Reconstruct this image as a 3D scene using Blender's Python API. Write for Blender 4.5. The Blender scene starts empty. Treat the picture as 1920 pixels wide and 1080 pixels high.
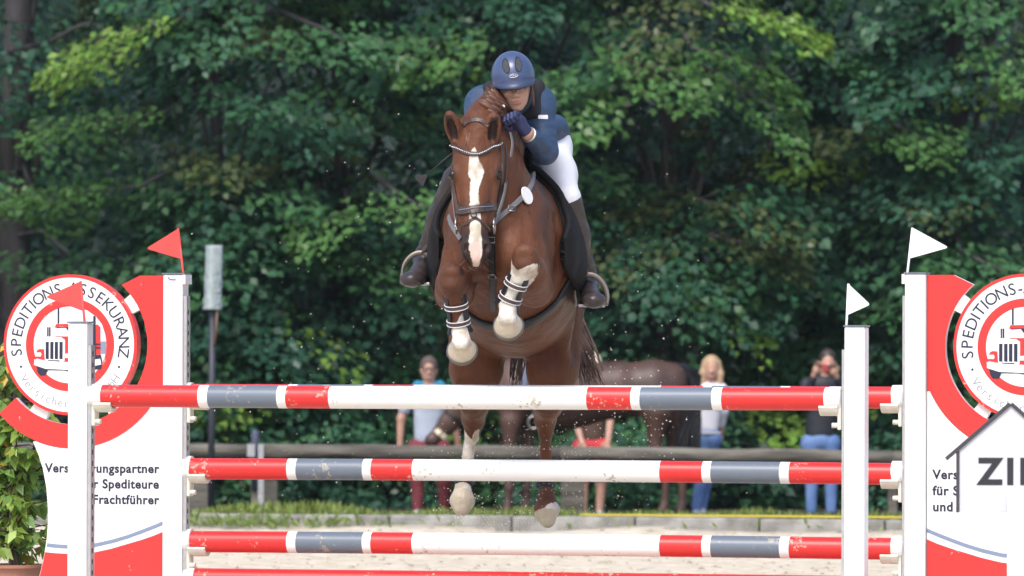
import bpy, bmesh, math, random
import numpy as np
from mathutils import Vector, Matrix
from mathutils.bvhtree import BVHTree
rnd = random.Random(7); nrs = np.random.RandomState(11)
scene = bpy.context.scene; COL = scene.collection
R = math.radians
# ---------------------------------------------------------------- camera
FPX = 12000.0                       # focal length in pixels of the 1920 wide photograph (225 mm on full frame)
CAMZ = 1.40
cam_d = bpy.data.cameras.new('camera'); cam = bpy.data.objects.new('camera', cam_d); COL.objects.link(cam)
cam_d.sensor_width = 36.0; cam_d.lens = FPX / 1920 * 36.0
cam_d.clip_start = 0.5; cam_d.clip_end = 600
CAMM = Matrix.Translation((0, 0, CAMZ)) @ Matrix.Rotation(R(90) + math.atan(130 / FPX), 4, 'X') @ Matrix.Rotation(R(0.15), 4, 'Z')
cam.matrix_world = CAMM
cam_d.dof.use_dof = True; cam_d.dof.focus_distance = 29.6; cam_d.dof.aperture_fstop = 6.3
scene.camera = cam
# ---------------------------------------------------------------- light: bright overcast, soft high light from behind the camera
SUN_EL, SUN_AZ = R(52), R(200)      # azimuth the light comes FROM, clockwise from +Y
world = bpy.data.worlds.new('World'); scene.world = world; world.use_nodes = True
nt = world.node_tree; nt.nodes.clear()
wo = nt.nodes.new('ShaderNodeOutputWorld'); wb = nt.nodes.new('ShaderNodeBackground'); ws = nt.nodes.new('ShaderNodeTexSky')
ws.sky_type = 'NISHITA'; ws.sun_disc = False; ws.sun_elevation = SUN_EL; ws.sun_rotation = SUN_AZ
ws.air_density = 1.0; ws.dust_density = 3.0; ws.ozone_density = 1.0
nt.links.new(ws.outputs[0], wb.inputs[0]); wb.inputs[1].default_value = 0.15
nt.links.new(wb.outputs[0], wo.inputs[0])
sun_d = bpy.data.lights.new('sun', 'SUN'); sun = bpy.data.objects.new('sun', sun_d); COL.objects.link(sun)
sun_d.energy = 1.35; sun_d.angle = R(24); sun_d.color = (1.0, 0.975, 0.94)
sd = Vector((math.sin(SUN_AZ) * math.cos(SUN_EL), math.cos(SUN_AZ) * math.cos(SUN_EL), math.sin(SUN_EL)))
sun.rotation_euler = (-sd).to_track_quat('-Z', 'Y').to_euler()
vs = scene.view_settings; vs.view_transform = 'Standard'; vs.look = 'None'; vs.exposure = 0.78; vs.gamma = 1.0; vs.use_curve_mapping = False
scene.cycles.max_bounces = 6; scene.cycles.transparent_max_bounces = 6
# ---------------------------------------------------------------- helpers
def ray(px, py):
    return (CAMM.to_3x3() @ Vector(((px - 960) / FPX, (540 - py) / FPX, -1.0)))
def at(px, py, D):                  # photograph pixel at distance D (along +Y) -> world point
    d = ray(px, py); return Vector((0, 0, CAMZ)) + d * (D / d.y)
def tag(o, label=None, cat=None, group=None, kind=None):
    if label: o['label'] = label
    if cat: o['category'] = cat
    if group: o['group'] = group
    if kind: o['kind'] = kind
    return o
def empty(name, loc=(0, 0, 0), rz=0.0, label=None, cat=None, group=None):
    o = bpy.data.objects.new(name, None); COL.objects.link(o); o.location = loc; o.rotation_euler = (0, 0, rz)
    o.empty_display_size = 0.1
    return tag(o, label, cat, group)
def link(name, me, mats, parent=None, smooth=None):
    o = bpy.data.objects.new(name, me); COL.objects.link(o)
    for m in (mats if isinstance(mats, (list, tuple)) else [mats]):
        me.materials.append(m)
    if parent: o.parent = parent
    if smooth is not None:
        me.polygons.foreach_set('use_smooth', [smooth] * len(me.polygons))
    return o
class MB:
    """collects shapes, builds ONE mesh object"""
    def __init__(s): s.v = []; s.f = []; s.m = []; s.sm = []
    def add(s, vs, fs, mi=0, smooth=False, M=None):
        b = len(s.v)
        s.v += [tuple(M @ Vector(p)) if M else tuple(p) for p in vs]
        for f in fs: s.f.append(tuple(i + b for i in f)); s.m.append(mi); s.sm.append(smooth)
        return s
    def box(s, lo, hi, mi=0, M=None, bev=0.0):
        x0, y0, z0 = lo; x1, y1, z1 = hi
        if bev <= 0:
            vs = [(x0,y0,z0),(x1,y0,z0),(x1,y1,z0),(x0,y1,z0),(x0,y0,z1),(x1,y0,z1),(x1,y1,z1),(x0,y1,z1)]
            fs = [(3,2,1,0),(4,5,6,7),(0,1,5,4),(1,2,6,5),(2,3,7,6),(3,0,4,7)]
            return s.add(vs, fs, mi, False, M)
        bm = bmesh.new(); bmesh.ops.create_cube(bm, size=1)
        for v in bm.verts:
            v.co = Vector(((x0+x1)/2 + v.co.x*(x1-x0), (y0+y1)/2 + v.co.y*(y1-y0), (z0+z1)/2 + v.co.z*(z1-z0)))
        bmesh.ops.bevel(bm, geom=bm.edges[:], offset=bev, segments=2, affect='EDGES', profile=0.5)
        s.bm(bm, mi, False, M); return s
    def bm(s, bm, mi=0, smooth=False, M=None):
        bm.verts.index_update()
        s.add([v.co[:] for v in bm.verts], [[v.index for v in f.verts] for f in bm.faces], mi, smooth, M); bm.free()
    def tube(s, pts, rad, n=8, mi=0, cap=True, smooth=True, flat=None, up=None):
        """sweep a circle (or an ellipse flat=(a,b)) along points; rad a number or a list"""
        pts = [Vector(p) for p in pts]; N = len(pts); rads = rad if isinstance(rad, (list, tuple)) else [rad] * N
        b = len(s.v); ref = Vector(up) if up else Vector((0.13, 0.21, 1)).normalized()
        for i, p in enumerate(pts):
            t = (pts[min(i+1, N-1)] - pts[max(i-1, 0)]).normalized()
            a = t.cross(ref)
            if a.length < 1e-3: a = t.cross(Vector((1, 0, 0)))
            a.normalize(); c = a.cross(t).normalized()
            fa, fb = flat if flat else (1, 1)
            for k in range(n):
                q = 2 * math.pi * (k + 0.5) / n
                s.v.append(tuple(p + a * (math.cos(q) * rads[i] * fa) + c * (math.sin(q) * rads[i] * fb)))
        for i in range(N - 1):
            for k in range(n):
                k2 = (k + 1) % n
                s.f.append((b+i*n+k, b+i*n+k2, b+(i+1)*n+k2, b+(i+1)*n+k)); s.m.append(mi); s.sm.append(smooth)
        if cap:
            s.f.append(tuple(b + k for k in range(n - 1, -1, -1))); s.m.append(mi); s.sm.append(False)
            s.f.append(tuple(b + (N-1)*n + k for k in range(n))); s.m.append(mi); s.sm.append(False)
        return s
    def prism(s, poly, y0, y1, mi=0, M=None, side=None):
        """polygon of (x, z) extruded along local y; y0 faces the viewer"""
        n = len(poly); A = sum(poly[i][0]*poly[(i+1)%n][1] - poly[(i+1)%n][0]*poly[i][1] for i in range(n))
        if A < 0: poly = poly[::-1]
        vs = [(x, y0, z) for x, z in poly] + [(x, y1, z) for x, z in poly]
        s.add(vs, [tuple(range(n)), tuple(range(2*n-1, n-1, -1))], mi, False, M)
        b = len(s.v) - 2*n
        for i in range(n):
            j = (i+1) % n
            s.f.append((b+i, b+n+i, b+n+j, b+j)); s.m.append(mi if side is None else side); s.sm.append(False)
        return s
    def build(s, name, mats, parent=None):
        me = bpy.data.meshes.new(name); me.from_pydata(s.v, [], s.f)
        me.polygons.foreach_set('material_index', s.m); me.polygons.foreach_set('use_smooth', s.sm); me.update()
        return link(name, me, mats, parent)
# ---------------------------------------------------------------- materials
def mat(name, col, rough=0.5, metal=0.0, var=0.0, vscale=8.0, col2=None, bump=0.0, bscale=60.0, spec=0.5, coat=0.0, stretch=None, detail=4):
    m = bpy.data.materials.new(name); m.use_nodes = True; n = m.node_tree.nodes; L = m.node_tree.links
    b = n['Principled BSDF']; b.inputs['Base Color'].default_value = (*col, 1); b.inputs['Roughness'].default_value = rough
    b.inputs['Metallic'].default_value = metal; b.inputs['Specular IOR Level'].default_value = spec
    b.inputs['Coat Weight'].default_value = coat
    if var > 0 or col2 or bump > 0:
        tc = n.new('ShaderNodeTexCoord'); src = tc.outputs['Object']
        if stretch:
            mp = n.new('ShaderNodeMapping'); mp.inputs['Scale'].default_value = stretch; L.new(src, mp.inputs[0]); src = mp.outputs[0]
    if var > 0 or col2:
        nz = n.new('ShaderNodeTexNoise'); nz.inputs['Scale'].default_value = vscale; nz.inputs['Detail'].default_value = detail; L.new(src, nz.inputs['Vector'])
        cr = n.new('ShaderNodeValToRGB'); cr.color_ramp.elements[0].position = 0.35; cr.color_ramp.elements[1].position = 0.68
        c2 = col2 if col2 else tuple(min(1, c * (1 + var)) for c in col); c1 = col if col2 else tuple(c * (1 - var) for c in col)
        cr.color_ramp.elements[0].color = (*c1, 1); cr.color_ramp.elements[1].color = (*c2, 1)
        L.new(nz.outputs['Fac'], cr.inputs[0]); L.new(cr.outputs[0], b.inputs['Base Color'])
    if bump > 0:
        nb = n.new('ShaderNodeTexNoise'); nb.inputs['Scale'].default_value = bscale; nb.inputs['Detail'].default_value = 5; L.new(src, nb.inputs['Vector'])
        bp = n.new('ShaderNodeBump'); bp.inputs['Strength'].default_value = bump; bp.inputs['Distance'].default_value = 0.02
        L.new(nb.outputs['Fac'], bp.inputs['Height']); L.new(bp.outputs[0], b.inputs['Normal'])
    return m
def dirty(name, col, dirt=(0.42, 0.36, 0.28), amount=0.62, rough=0.32, scale=9.0, coat=0.0):
    """painted surface with flecks of dried sand"""
    m = mat(name, col, rough=rough, coat=coat); n = m.node_tree.nodes; L = m.node_tree.links; b = n['Principled BSDF']
    tc = n.new('ShaderNodeTexCoord'); nz = n.new('ShaderNodeTexNoise'); nz.inputs['Scale'].default_value = scale * 6; nz.inputs['Detail'].default_value = 3
    n2 = n.new('ShaderNodeTexNoise'); n2.inputs['Scale'].default_value = scale * 0.5
    L.new(tc.outputs['Object'], nz.inputs['Vector']); L.new(tc.outputs['Object'], n2.inputs['Vector'])
    ml = n.new('ShaderNodeMath'); ml.operation = 'MULTIPLY'; L.new(nz.outputs['Fac'], ml.inputs[0]); L.new(n2.outputs['Fac'], ml.inputs[1])
    cr = n.new('ShaderNodeValToRGB'); cr.color_ramp.elements[0].position = amount * 0.58; cr.color_ramp.elements[1].position = amount * 0.66
    cr.color_ramp.elements[0].color = (0, 0, 0, 1); cr.color_ramp.elements[1].color = (0.75, 0.75, 0.75, 1)
    L.new(ml.outputs[0], cr.inputs[0])
    mx = n.new('ShaderNodeMix'); mx.data_type = 'RGBA'; mx.inputs['A'].default_value = (*col, 1); mx.inputs['B'].default_value = (*dirt, 1)
    L.new(cr.outputs[0], mx.inputs['Factor']); L.new(mx.outputs['Result'], b.inputs['Base Color'])
    return m
MT = {}
MT['white'] = dirty('white paint', (0.80, 0.80, 0.80), (0.40, 0.34, 0.26), 0.62, 0.35)
MT['white_panel'] = mat('white panel', (0.80, 0.80, 0.81), 0.35, var=0.02, vscale=3)
MT['red'] = dirty('red paint', (0.66, 0.026, 0.026), (0.60, 0.38, 0.30), 0.595, 0.34)
MT['red_panel'] = dirty('red panel', (0.68, 0.032, 0.030), (0.75, 0.5, 0.42), 0.70, 0.40)
MT['slate'] = dirty('slate paint', (0.135, 0.165, 0.21), (0.40, 0.36, 0.28), 0.58, 0.34)
MT['ink'] = mat('navy ink', (0.012, 0.016, 0.045), 0.5)
MT['pale_ink'] = mat('pale grey ink', (0.26, 0.26, 0.30), 0.5)
MT['lavender'] = mat('pale blue print', (0.62, 0.68, 0.82), 0.5)
MT['alu'] = mat('aluminium', (0.46, 0.46, 0.48), 0.4, 0.6, var=0.08, vscale=30)
MT['hole'] = mat('dark slots', (0.02, 0.02, 0.022), 0.8)
MT['cup'] = mat('off white plastic', (0.66, 0.64, 0.56), 0.45, var=0.08, vscale=25)
MT['flag_red'] = mat('red flag plastic', (0.72, 0.065, 0.06), 0.5, var=0.05)
MT['flag_white'] = mat('white flag plastic', (0.82, 0.82, 0.85), 0.5)
MT['steel'] = mat('steel', (0.42, 0.41, 0.40), 0.3, 0.9)
MT['black_leather'] = mat('black leather', (0.012, 0.011, 0.013), 0.5, var=0.2, vscale=30, bump=0.1)
MT['brown_leather'] = mat('dark brown leather', (0.055, 0.033, 0.028), 0.40, var=0.25, vscale=18, bump=0.15, bscale=40)
MT['boot_leather'] = mat('riding boot leather', (0.042, 0.032, 0.033), 0.33, var=0.25, vscale=14, bump=0.35, bscale=22)
MT['black_cloth'] = mat('black felt', (0.012, 0.012, 0.015), 0.9, bump=0.2, bscale=200)
MT['grey_web'] = mat('grey webbing', (0.16, 0.16, 0.175), 0.6)
# ================================================================ SETTING
def grid_mesh(name, x0, x1, y0, y1, nx, ny, zf, m):
    xs = np.linspace(x0, x1, nx); ys = np.linspace(y0, y1, ny)
    v = [(x, y, zf(x, y)) for y in ys for x in xs]
    f = [(j*nx+i, j*nx+i+1, (j+1)*nx+i+1, (j+1)*nx+i) for j in range(ny-1) for i in range(nx-1)]
    me = bpy.data.meshes.new(name); me.from_pydata(v, [], f); me.update()
    return tag(link(name, me, m, None, True), kind='structure')
# sand of the arena: beige with clods and hoof-churned relief
ms = mat('arena sand', (0.50, 0.43, 0.325), 0.95, col2=(0.69, 0.61, 0.49), vscale=7.0, bump=0.9, bscale=16.0, spec=0.1, detail=8)
def kerb_y(x): return 50.9 - 0.22 * x
def sand_z(x, y):
    d = kerb_y(x) - y
    return 0.012*math.sin(3.1*x+1.7*y) + 0.010*math.sin(5.3*y-2.2*x) + (0.05*max(0, 1-d/1.5)**2 if d < 1.5 else 0)
grid_mesh('sand_ground', -16, 16, -4, 52.5, 120, 190, lambda x, y: sand_z(x, y) if y < kerb_y(x) + 0.1 else -0.35, ms)
mfl = mat('forest floor', (0.026, 0.022, 0.016), 0.95, col2=(0.05, 0.048, 0.028), vscale=3.0, bump=0.6, bscale=12)
def bank_z(x, y):
    d = y - kerb_y(x)
    if d < 0.16: return -0.4
    if d < 12: return 0.12 - 0.27 * min(1, max(0, (d - 0.6) / 7)) + 0.015*math.sin(4*x+2*y)
    return -0.15 + 0.0 if d < 40 else -0.15
grid_mesh('wood_floor', -30, 30, 46, 100, 90, 100, bank_z, mfl)
def backing_z(x, y): return -0.3 + max(0, (y - 86)) * 0.9
grid_mesh('sky_blocking_slope', -45, 45, 86, 112, 30, 14, backing_z, mat('dark sky backing', (0.012, 0.024, 0.018), 0.95, var=0.4, vscale=1.5))  # added unseen slope, keeps bright sky from showing through the leaves
# loose clods on the churned sand
rs = np.random.RandomState(61); cv, cf = [], []
for _ in range(2600):
    D = 33 + 18*rs.rand()**0.8; x = rs.uniform(-0.085, 0.085)*D; r = 0.004 + 0.014*rs.rand()**2.5
    if D > kerb_y(x) - 0.1: continue
    z = sand_z(x, D); b = len(cv); j = rs.normal(0, 0.22, (6, 3))
    for i, d in enumerate(((1, 0, 0), (-1, 0, 0), (0, 1, 0), (0, -1, 0), (0, 0, 1), (0, 0, -1))): cv.append((x + (d[0] + j[i, 0])*r*1.5, D + (d[1] + j[i, 1])*r*1.5, z + (d[2] + j[i, 2])*r))
    for f in ((0, 2, 4), (2, 1, 4), (1, 3, 4), (3, 0, 4), (2, 0, 5), (1, 2, 5), (3, 1, 5), (0, 3, 5)): cf.append(tuple(b + i for i in f))
me = bpy.data.meshes.new('sand_clods'); me.from_pydata(cv, [], cf); me.update()
tag(link('sand_clods', me, mat('sand clods', (0.30, 0.25, 0.19), 0.95, col2=(0.52, 0.45, 0.35), vscale=3)), 'loose clods scattered on the churned sand', 'sand', kind='stuff')
# kerb of concrete edging stones
mk = mat('kerb concrete', (0.17, 0.165, 0.15), 0.9, col2=(0.36, 0.35, 0.33), vscale=5, bump=0.5, bscale=50)
kerb = tag(empty('kerb'), kind='structure')
kang = math.atan(-0.22); kd = Vector((math.cos(kang), math.sin(kang), 0))
kb = MB().box((0.006, 0, -0.3), (0.994, 0.16, 0.135), bev=0.012)
kp = None
for i in range(-15, 16):
    o = kb.build('kerb_stone', mk, kerb) if kp is None else kp.copy()
    if kp is None: kp = o
    else: COL.objects.link(o)
    p = Vector((i * math.cos(kang), 0, 0)); o.location = (p.x, kerb_y(p.x), rnd.uniform(-0.006, 0.006)); o.rotation_euler = (rnd.uniform(-0.02, 0.02), 0, kang + rnd.uniform(-0.006, 0.006))
# ---------------------------------------------------------------- leaves
def leaf_mat(name, tint_mul=(1, 1, 1), rough=0.42, trans=0.28):
    m = bpy.data.materials.new(name); m.use_nodes = True; n = m.node_tree.nodes; L = m.node_tree.links
    b = n['Principled BSDF']; out = n['Material Output']
    a = n.new('ShaderNodeAttribute'); a.attribute_name = 'tint'
    L.new(a.outputs['Color'], b.inputs['Base Color']); b.inputs['Roughness'].default_value = rough; b.inputs['Specular IOR Level'].default_value = 0.45
    t = n.new('ShaderNodeBsdfTranslucent'); hs = n.new('ShaderNodeHueSaturation'); hs.inputs['Value'].default_value = 1.5; hs.inputs['Hue'].default_value = 0.48
    L.new(a.outputs['Color'], hs.inputs['Color']); L.new(hs.outputs[0], t.inputs[0])
    mx = n.new('ShaderNodeMixShader'); mx.inputs[0].default_value = trans
    L.new(b.outputs[0], mx.inputs[1]); L.new(t.outputs[0], mx.inputs[2]); L.new(mx.outputs[0], out.inputs[0])
    return m
LEAF = leaf_mat('leaf')
def leaf_mesh(name, P, axis, nrm, L, W, C):
    """one folded diamond quad per leaf; P base points, axis/nrm unit arrays, L/W lengths, C colours"""
    n = len(P); side = np.cross(axis, nrm); side /= np.linalg.norm(side, axis=1, keepdims=True) + 1e-9
    v = np.empty((n, 4, 3)); l = L[:, None]; w = W[:, None]
    v[:, 0] = P; v[:, 1] = P + axis*l*0.45 + side*w*0.5 + nrm*w*0.14; v[:, 2] = P + axis*l - nrm*l*0.10; v[:, 3] = P + axis*l*0.45 - side*w*0.5 + nrm*w*0.14
    me = bpy.data.meshes.new(name); me.vertices.add(n*4); me.loops.add(n*4); me.polygons.add(n)
    me.vertices.foreach_set('co', v.reshape(-1).astype(np.float32)); me.loops.foreach_set('vertex_index', np.arange(n*4, dtype=np.int32))
    me.polygons.foreach_set('loop_start', np.arange(0, n*4, 4, dtype=np.int32)); me.update(calc_edges=True)
    ca = me.color_attributes.new('tint', 'FLOAT_COLOR', 'POINT')
    c4 = np.ones((n, 4, 4), np.float32); c4[:, :, :3] = C[:, None, :]; ca.data.foreach_set('color', c4.reshape(-1))
    return me
def unit(a): return a / (np.linalg.norm(a, axis=-1, keepdims=True) + 1e-9)
def spray(base, out, length, width, droop, n, size, col, rs, jitter=0.5, face=0.35):
    """a leafy branch end: leaves set along a main twig and alternating side twigs, drooping outwards"""
    out = unit(np.array(out, float)); up = np.array((0, 0, 1.0)); sidev = unit(np.cross(out, up))
    t = rs.power(1.4, n); k = rs.uniform(-1, 1, n); taper = np.sin(np.pi * np.clip(t*0.86 + 0.12, 0, 1)) ** 0.7
    side = k * width * taper
    dz = -droop * length * t ** 1.7 - 0.22 * np.abs(side) * droop + rs.normal(0, 0.045, n) * (1 + jitter)
    P = np.array(base) + out * (t * length)[:, None] + sidev * side[:, None] + up * dz[:, None]
    ax = unit(out * (0.7 + 0.3*t)[:, None] + sidev * (np.sign(k) * rs.uniform(0.2, 1.0, n))[:, None] + up * (-0.35 - 0.6*droop*t + rs.normal(0, 0.25, n))[:, None])
    nr = up + out * (face + droop * 0.5) + rs.normal(0, 0.38, (n, 3)); nr = unit(nr - ax * np.sum(nr*ax, 1, keepdims=True))
    L = size * rs.uniform(0.7, 1.25, n); W = L * rs.uniform(0.6, 0.85, n)
    C = np.array(col) * rs.uniform(0.72, 1.28, (n, 1)) * (1 + rs.normal(0, 0.06, (n, 3)))
    return P, ax, nr, L, W, np.clip(C, 0.004, 0.6)
GREENS = [(0.040, 0.120, 0.058), (0.034, 0.104, 0.060), (0.054, 0.142, 0.056), (0.030, 0.092, 0.056)]
BRIGHT = (0.170, 0.300, 0.056); OLIVE = (0.075, 0.105, 0.040)  # BRIGHT: yellow-green with the light on outer sprays put into the tint
MBARK = mat('bark', (0.045, 0.041, 0.044), 0.9, col2=(0.095, 0.088, 0.094), vscale=5, bump=0.9, bscale=18, stretch=(1, 1, 0.25))
def tree(label, x, y, h, rad, tr, pal, seed, lean=(0, 0), z0=0.7, nsp=95, nl=150, size=0.115, bright=0.06, extra=(), bare=(), trunk_vis=True, front=0.62):
    rs = np.random.RandomState(seed)
    root = empty('broadleaf_tree', (x, y, -0.2), 0, label, 'tree', 'trees at the edge of the wood')
    tk = MB(); N = 9
    tp = [Vector((lean[0]*(i/N)**1.3 + 0.05*math.sin(i*1.3+seed), lean[1]*(i/N), h*i/N)) for i in range(N+1)]
    tk.tube(tp, [tr * (1.25 if i == 0 else 1 - 0.75*i/N) for i in range(N+1)], 12)
    acc = []
    for s in range(nsp):
        u = rs.rand(); z = z0 + (h*1.02 - z0) * (u ** 1.45)
        a = rs.uniform(-np.pi, np.pi) if rs.rand() > front else rs.normal(-np.pi/2, 0.75)
        rr = rad * (0.55 + 0.45*math.sin(math.pi * min(1, 0.22 + 0.78*z/h))) * rs.uniform(0.35, 1.0)
        if z > 7.0 and rs.rand() < 0.35: continue
        o = np.array((math.cos(a), math.sin(a), 0.0)); ln = rs.uniform(0.8, 1.7)
        fr = max(0.0, rr - ln*0.7); i = min(N, int(max(0, z - 0.3) / h * N)); c = tp[i]
        b = np.array((c.x, c.y, z)) + o * fr
        if b[2] < 0.5: b[2] = 0.5
        pc = BRIGHT if rs.rand() < bright else (OLIVE if rs.rand() < 0.05 else pal[rs.randint(len(pal))])
        big = 1.0 if z < 6.6 else 1.7
        acc.append(spray(b, o, ln, rs.uniform(0.35, 0.75), rs.uniform(0.15, 0.7), int(nl*rs.uniform(0.6, 1.2)/big), size*big, pc, rs))
        if s % 2 == 0:
            st = tp[max(0, i-1)]
            mid = (Vector(st) + Vector(b)) / 2 + Vector((0, 0, 0.12))
            tk.tube([st, mid, Vector(b), Vector(b + o*ln*0.6 - np.array((0, 0, 0.12*ln)))], [tr*0.22 + 0.012, 0.02, 0.013, 0.005], 5, cap=False)
    for (b, o, ln, wd, dr, n, sz, col) in extra:        # branches that the photograph shows one by one
        loc = np.array(b) - np.array((x, y, -0.2))
        acc.append(spray(loc, o, ln, wd, dr, n, sz, col, rs))
        st = Vector((0, 0, max(0.5, loc[2] + 0.2)))
        tk.tube([st, (st + Vector(loc))/2 + Vector((0, 0, 0.15)), Vector(loc), Vector(loc) + Vector(o).normalized()*ln*0.7 - Vector((0, 0, dr*ln*0.4))], [0.035, 0.028, 0.02, 0.006], 6, cap=False)
    for pts in bare: tk.tube([Vector(p) - Vector((x, y, -0.2)) for p in pts], [0.045 - 0.034*i/(len(pts)-1) for i in range(len(pts))], 7, cap=False)
    P, ax, nr, L, W, C = (np.concatenate(q) for q in zip(*acc))
    tk.build('trunk', MBARK, root)
    link('crown', leaf_mesh('crown', P, ax, nr, L, W, C), LEAF, root)
    return root
def br(px, py, D, o, ln, wd, dr, n, sz, col): p = at(px, py, D); return ((p.x, p.y, p.z), o, ln, wd, dr, n, sz, col)
B2 = (0.084, 0.190, 0.054)
T = tree
T('tall tree with thick bare grey trunk at the left edge of the photo', at(28, 400, 67.5).x, 67.5, 13, 2.4, 0.23, GREENS, 3, z0=3.4, nsp=60, front=0.25, bare=[[at(20, 96, 67.3), at(60, 88, 66.6), at(105, 73, 66.0), at(140, 52, 65.6), at(172, 40, 65.3)]],
  extra=[br(60, 355, 66.3, (0.4, -1, 0), 1.1, 0.6, 0.35, 190, 0.10, B2), br(130, 475, 66.0, (-0.2, -1, 0), 1.0, 0.8, 0.3, 170, 0.10, GREENS[2])])
T('young tree with thin leaning dark trunk showing behind the red flag', at(425, 390, 66.5).x, 66.5, 9.5, 1.9, 0.085, GREENS, 5, lean=(-0.3, 0.2), z0=0.7, nsp=130,
  extra=[br(330, 40, 65.2, (-0.9, -0.5, 0), 1.5, 0.55, 0.42, 330, 0.10, BRIGHT), br(250, 90, 65.4, (-0.7, -0.6, 0), 0.9, 0.45, 0.5, 200, 0.10, BRIGHT), br(300, 215, 65.4, (-0.9, -0.6, 0), 1.6, 0.5, 0.2, 330, 0.10, B2),
         br(260, 350, 65.3, (-1, -0.4, 0), 1.7, 0.45, 0.16, 330, 0.10, B2), br(620, 60, 65.5, (0.2, -1, 0), 1.2, 0.9, 0.3, 300, 0.11, GREENS[2])])
T('dense dark green tree above the loudspeaker post', at(640, 300, 67.5).x, 67.5, 11.5, 2.3, 0.13, GREENS, 8, z0=0.5, nsp=185, bright=0.03,
  extra=[br(655, 395, 65.2, (-0.5, -0.9, 0), 0.9, 0.4, 0.5, 180, 0.10, B2), br(760, 370, 65.2, (0.3, -1, 0), 0.9, 0.5, 0.35, 190, 0.10, B2)])
T('leafy tree directly behind the jumping rider', at(905, 200, 68.0).x, 68.0, 12, 2.4, 0.15, GREENS, 13, z0=0.5, nsp=185, bright=0.08,
  extra=[br(850, 60, 66, (-0.4, -1, 0), 1.0, 0.6, 0.5, 230, 0.11, B2), br(1050, 150, 65.6, (0.2, -1, 0), 1.1, 0.6, 0.6, 260, 0.11, B2)])
T('tree with bright yellow green branch ends at the top, right of the rider', at(1250, 100, 67.0).x, 67.0, 12, 2.4, 0.14, GREENS, 17, z0=0.5, nsp=185, bright=0.06,
  extra=[br(1330, 10, 65.0, (0.9, -0.5, 0), 1.3, 0.5, 0.35, 340, 0.105, BRIGHT), br(1300, 90, 65.1, (0.9, -0.4, 0), 1.2, 0.5, 0.5, 280, 0.105, B2), br(1190, 100, 65.4, (0.5, -1, 0), 1.2, 0.7, 0.5, 280, 0.11, B2),
         br(1380, 160, 65.3, (0.6, -0.8, 0), 1.0, 0.4, 0.7, 180, 0.10, B2)])
T('dark tree with olive tinged branches above the photographing woman', at(1520, 300, 68.2).x, 68.2, 12, 2.3, 0.13, GREENS, 23, z0=0.5, nsp=185, bright=0.02,
  extra=[br(1310, 375, 65.6, (0.7, -0.7, 0), 1.5, 0.45, 0.35, 260, 0.10, OLIVE), br(1330, 440, 65.5, (0.8, -0.6, 0), 1.2, 0.4, 0.35, 220, 0.10, OLIVE), br(1690, 240, 65.6, (0.3, -1, 0), 0.9, 0.5, 0.4, 200, 0.10, B2)])
T('broad green tree behind the right white flag', at(1790, 300, 67.2).x, 67.2, 12, 2.3, 0.14, GREENS, 29, z0=0.5, nsp=185, bright=0.03,
  extra=[br(1800, 470, 65.2, (0.5, -1, 0), 1.2, 0.8, 0.45, 320, 0.10, GREENS[2]), br(1850, 90, 65.4, (0.4, -1, 0), 0.9, 0.5, 0.5, 190, 0.10, B2)])
for i, (x, y, lab) in enumerate([(-7.6, 68, 'dense tree just beyond the left edge of the photo'), (7.4, 68.5, 'dense tree just beyond the right edge of the photo')]):
    T(lab, x, y, 12, 2.4, 0.14, GREENS, 31 + i, z0=0.5, nsp=70, nl=110)
# the wood behind: leaf colour darkened so the gaps read as deep shade
rs = np.random.RandomState(77); acc = []
for s in range(2000):
    x = rs.uniform(-15, 15) if s < 1300 else rs.choice((-1, 1))*rs.uniform(9.5, 24); y = rs.uniform(71, 79) if s < 1300 else rs.uniform(66.5, 77); z = rs.uniform(0.2, 14) if s > 800 else rs.uniform(0.0, 6.5)
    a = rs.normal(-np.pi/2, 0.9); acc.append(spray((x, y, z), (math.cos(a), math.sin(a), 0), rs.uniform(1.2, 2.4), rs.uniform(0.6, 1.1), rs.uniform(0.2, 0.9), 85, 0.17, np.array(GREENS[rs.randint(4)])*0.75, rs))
q = [np.concatenate(k) for k in zip(*acc)]
tag(link('wood', leaf_mesh('wood', *q), LEAF), 'deep wood behind the front trees, its green leaves darkened as shade', 'wood', kind='stuff')
# undergrowth behind the fence
acc = []
for s in range(150):
    x = rs.uniform(-8, 8); y = rs.uniform(63.6, 66.5); z = rs.uniform(-0.05, 0.75); a = rs.uniform(-np.pi, 0)
    acc.append(spray((x, y, z), (math.cos(a), math.sin(a), 0.2), rs.uniform(0.4, 0.8), rs.uniform(0.2, 0.45), rs.uniform(0.1, 0.6), 60, 0.085, np.array(GREENS[rs.randint(4)])*rs.uniform(0.8, 1.3), rs))
q = [np.concatenate(k) for k in zip(*acc)]
tag(link('undergrowth', leaf_mesh('undergrowth', *q), LEAF), 'low green undergrowth along the foot of the wood', 'undergrowth', kind='stuff')
# grass along the kerb and on the bank
n = 15000; gx = rs.uniform(-7, 7, n); dd = np.where(rs.rand(n) < 0.55, rs.uniform(0.17, 0.9, n), rs.uniform(0.2, 9, n))
clump = 0.5 + 0.5*np.sin(gx*2.1 + 1.0)*np.sin(gx*5.3) + 0.6*np.exp(-((gx + 1.75)/0.6)**2)
gy = 50.9 - 0.22*gx + dd; gz = np.array([bank_z(a, b) for a, b in zip(gx, gy)]) - 0.01
ax = unit(np.stack([rs.normal(0, 0.35, n), rs.normal(-0.1, 0.35, n), np.ones(n)], 1)); nr = unit(np.stack([rs.normal(0, 0.5, n), -np.ones(n), rs.normal(0.5, 0.3, n)], 1))
gl = rs.uniform(0.03, 0.12, n) * (0.55 + 0.6*np.clip(clump, 0, 2)); gc = np.array((0.15, 0.22, 0.045)) * rs.uniform(0.6, 1.4, (n, 1)) + rs.rand(n, 1)*np.array((0.05, 0.03, 0.0))
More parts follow.
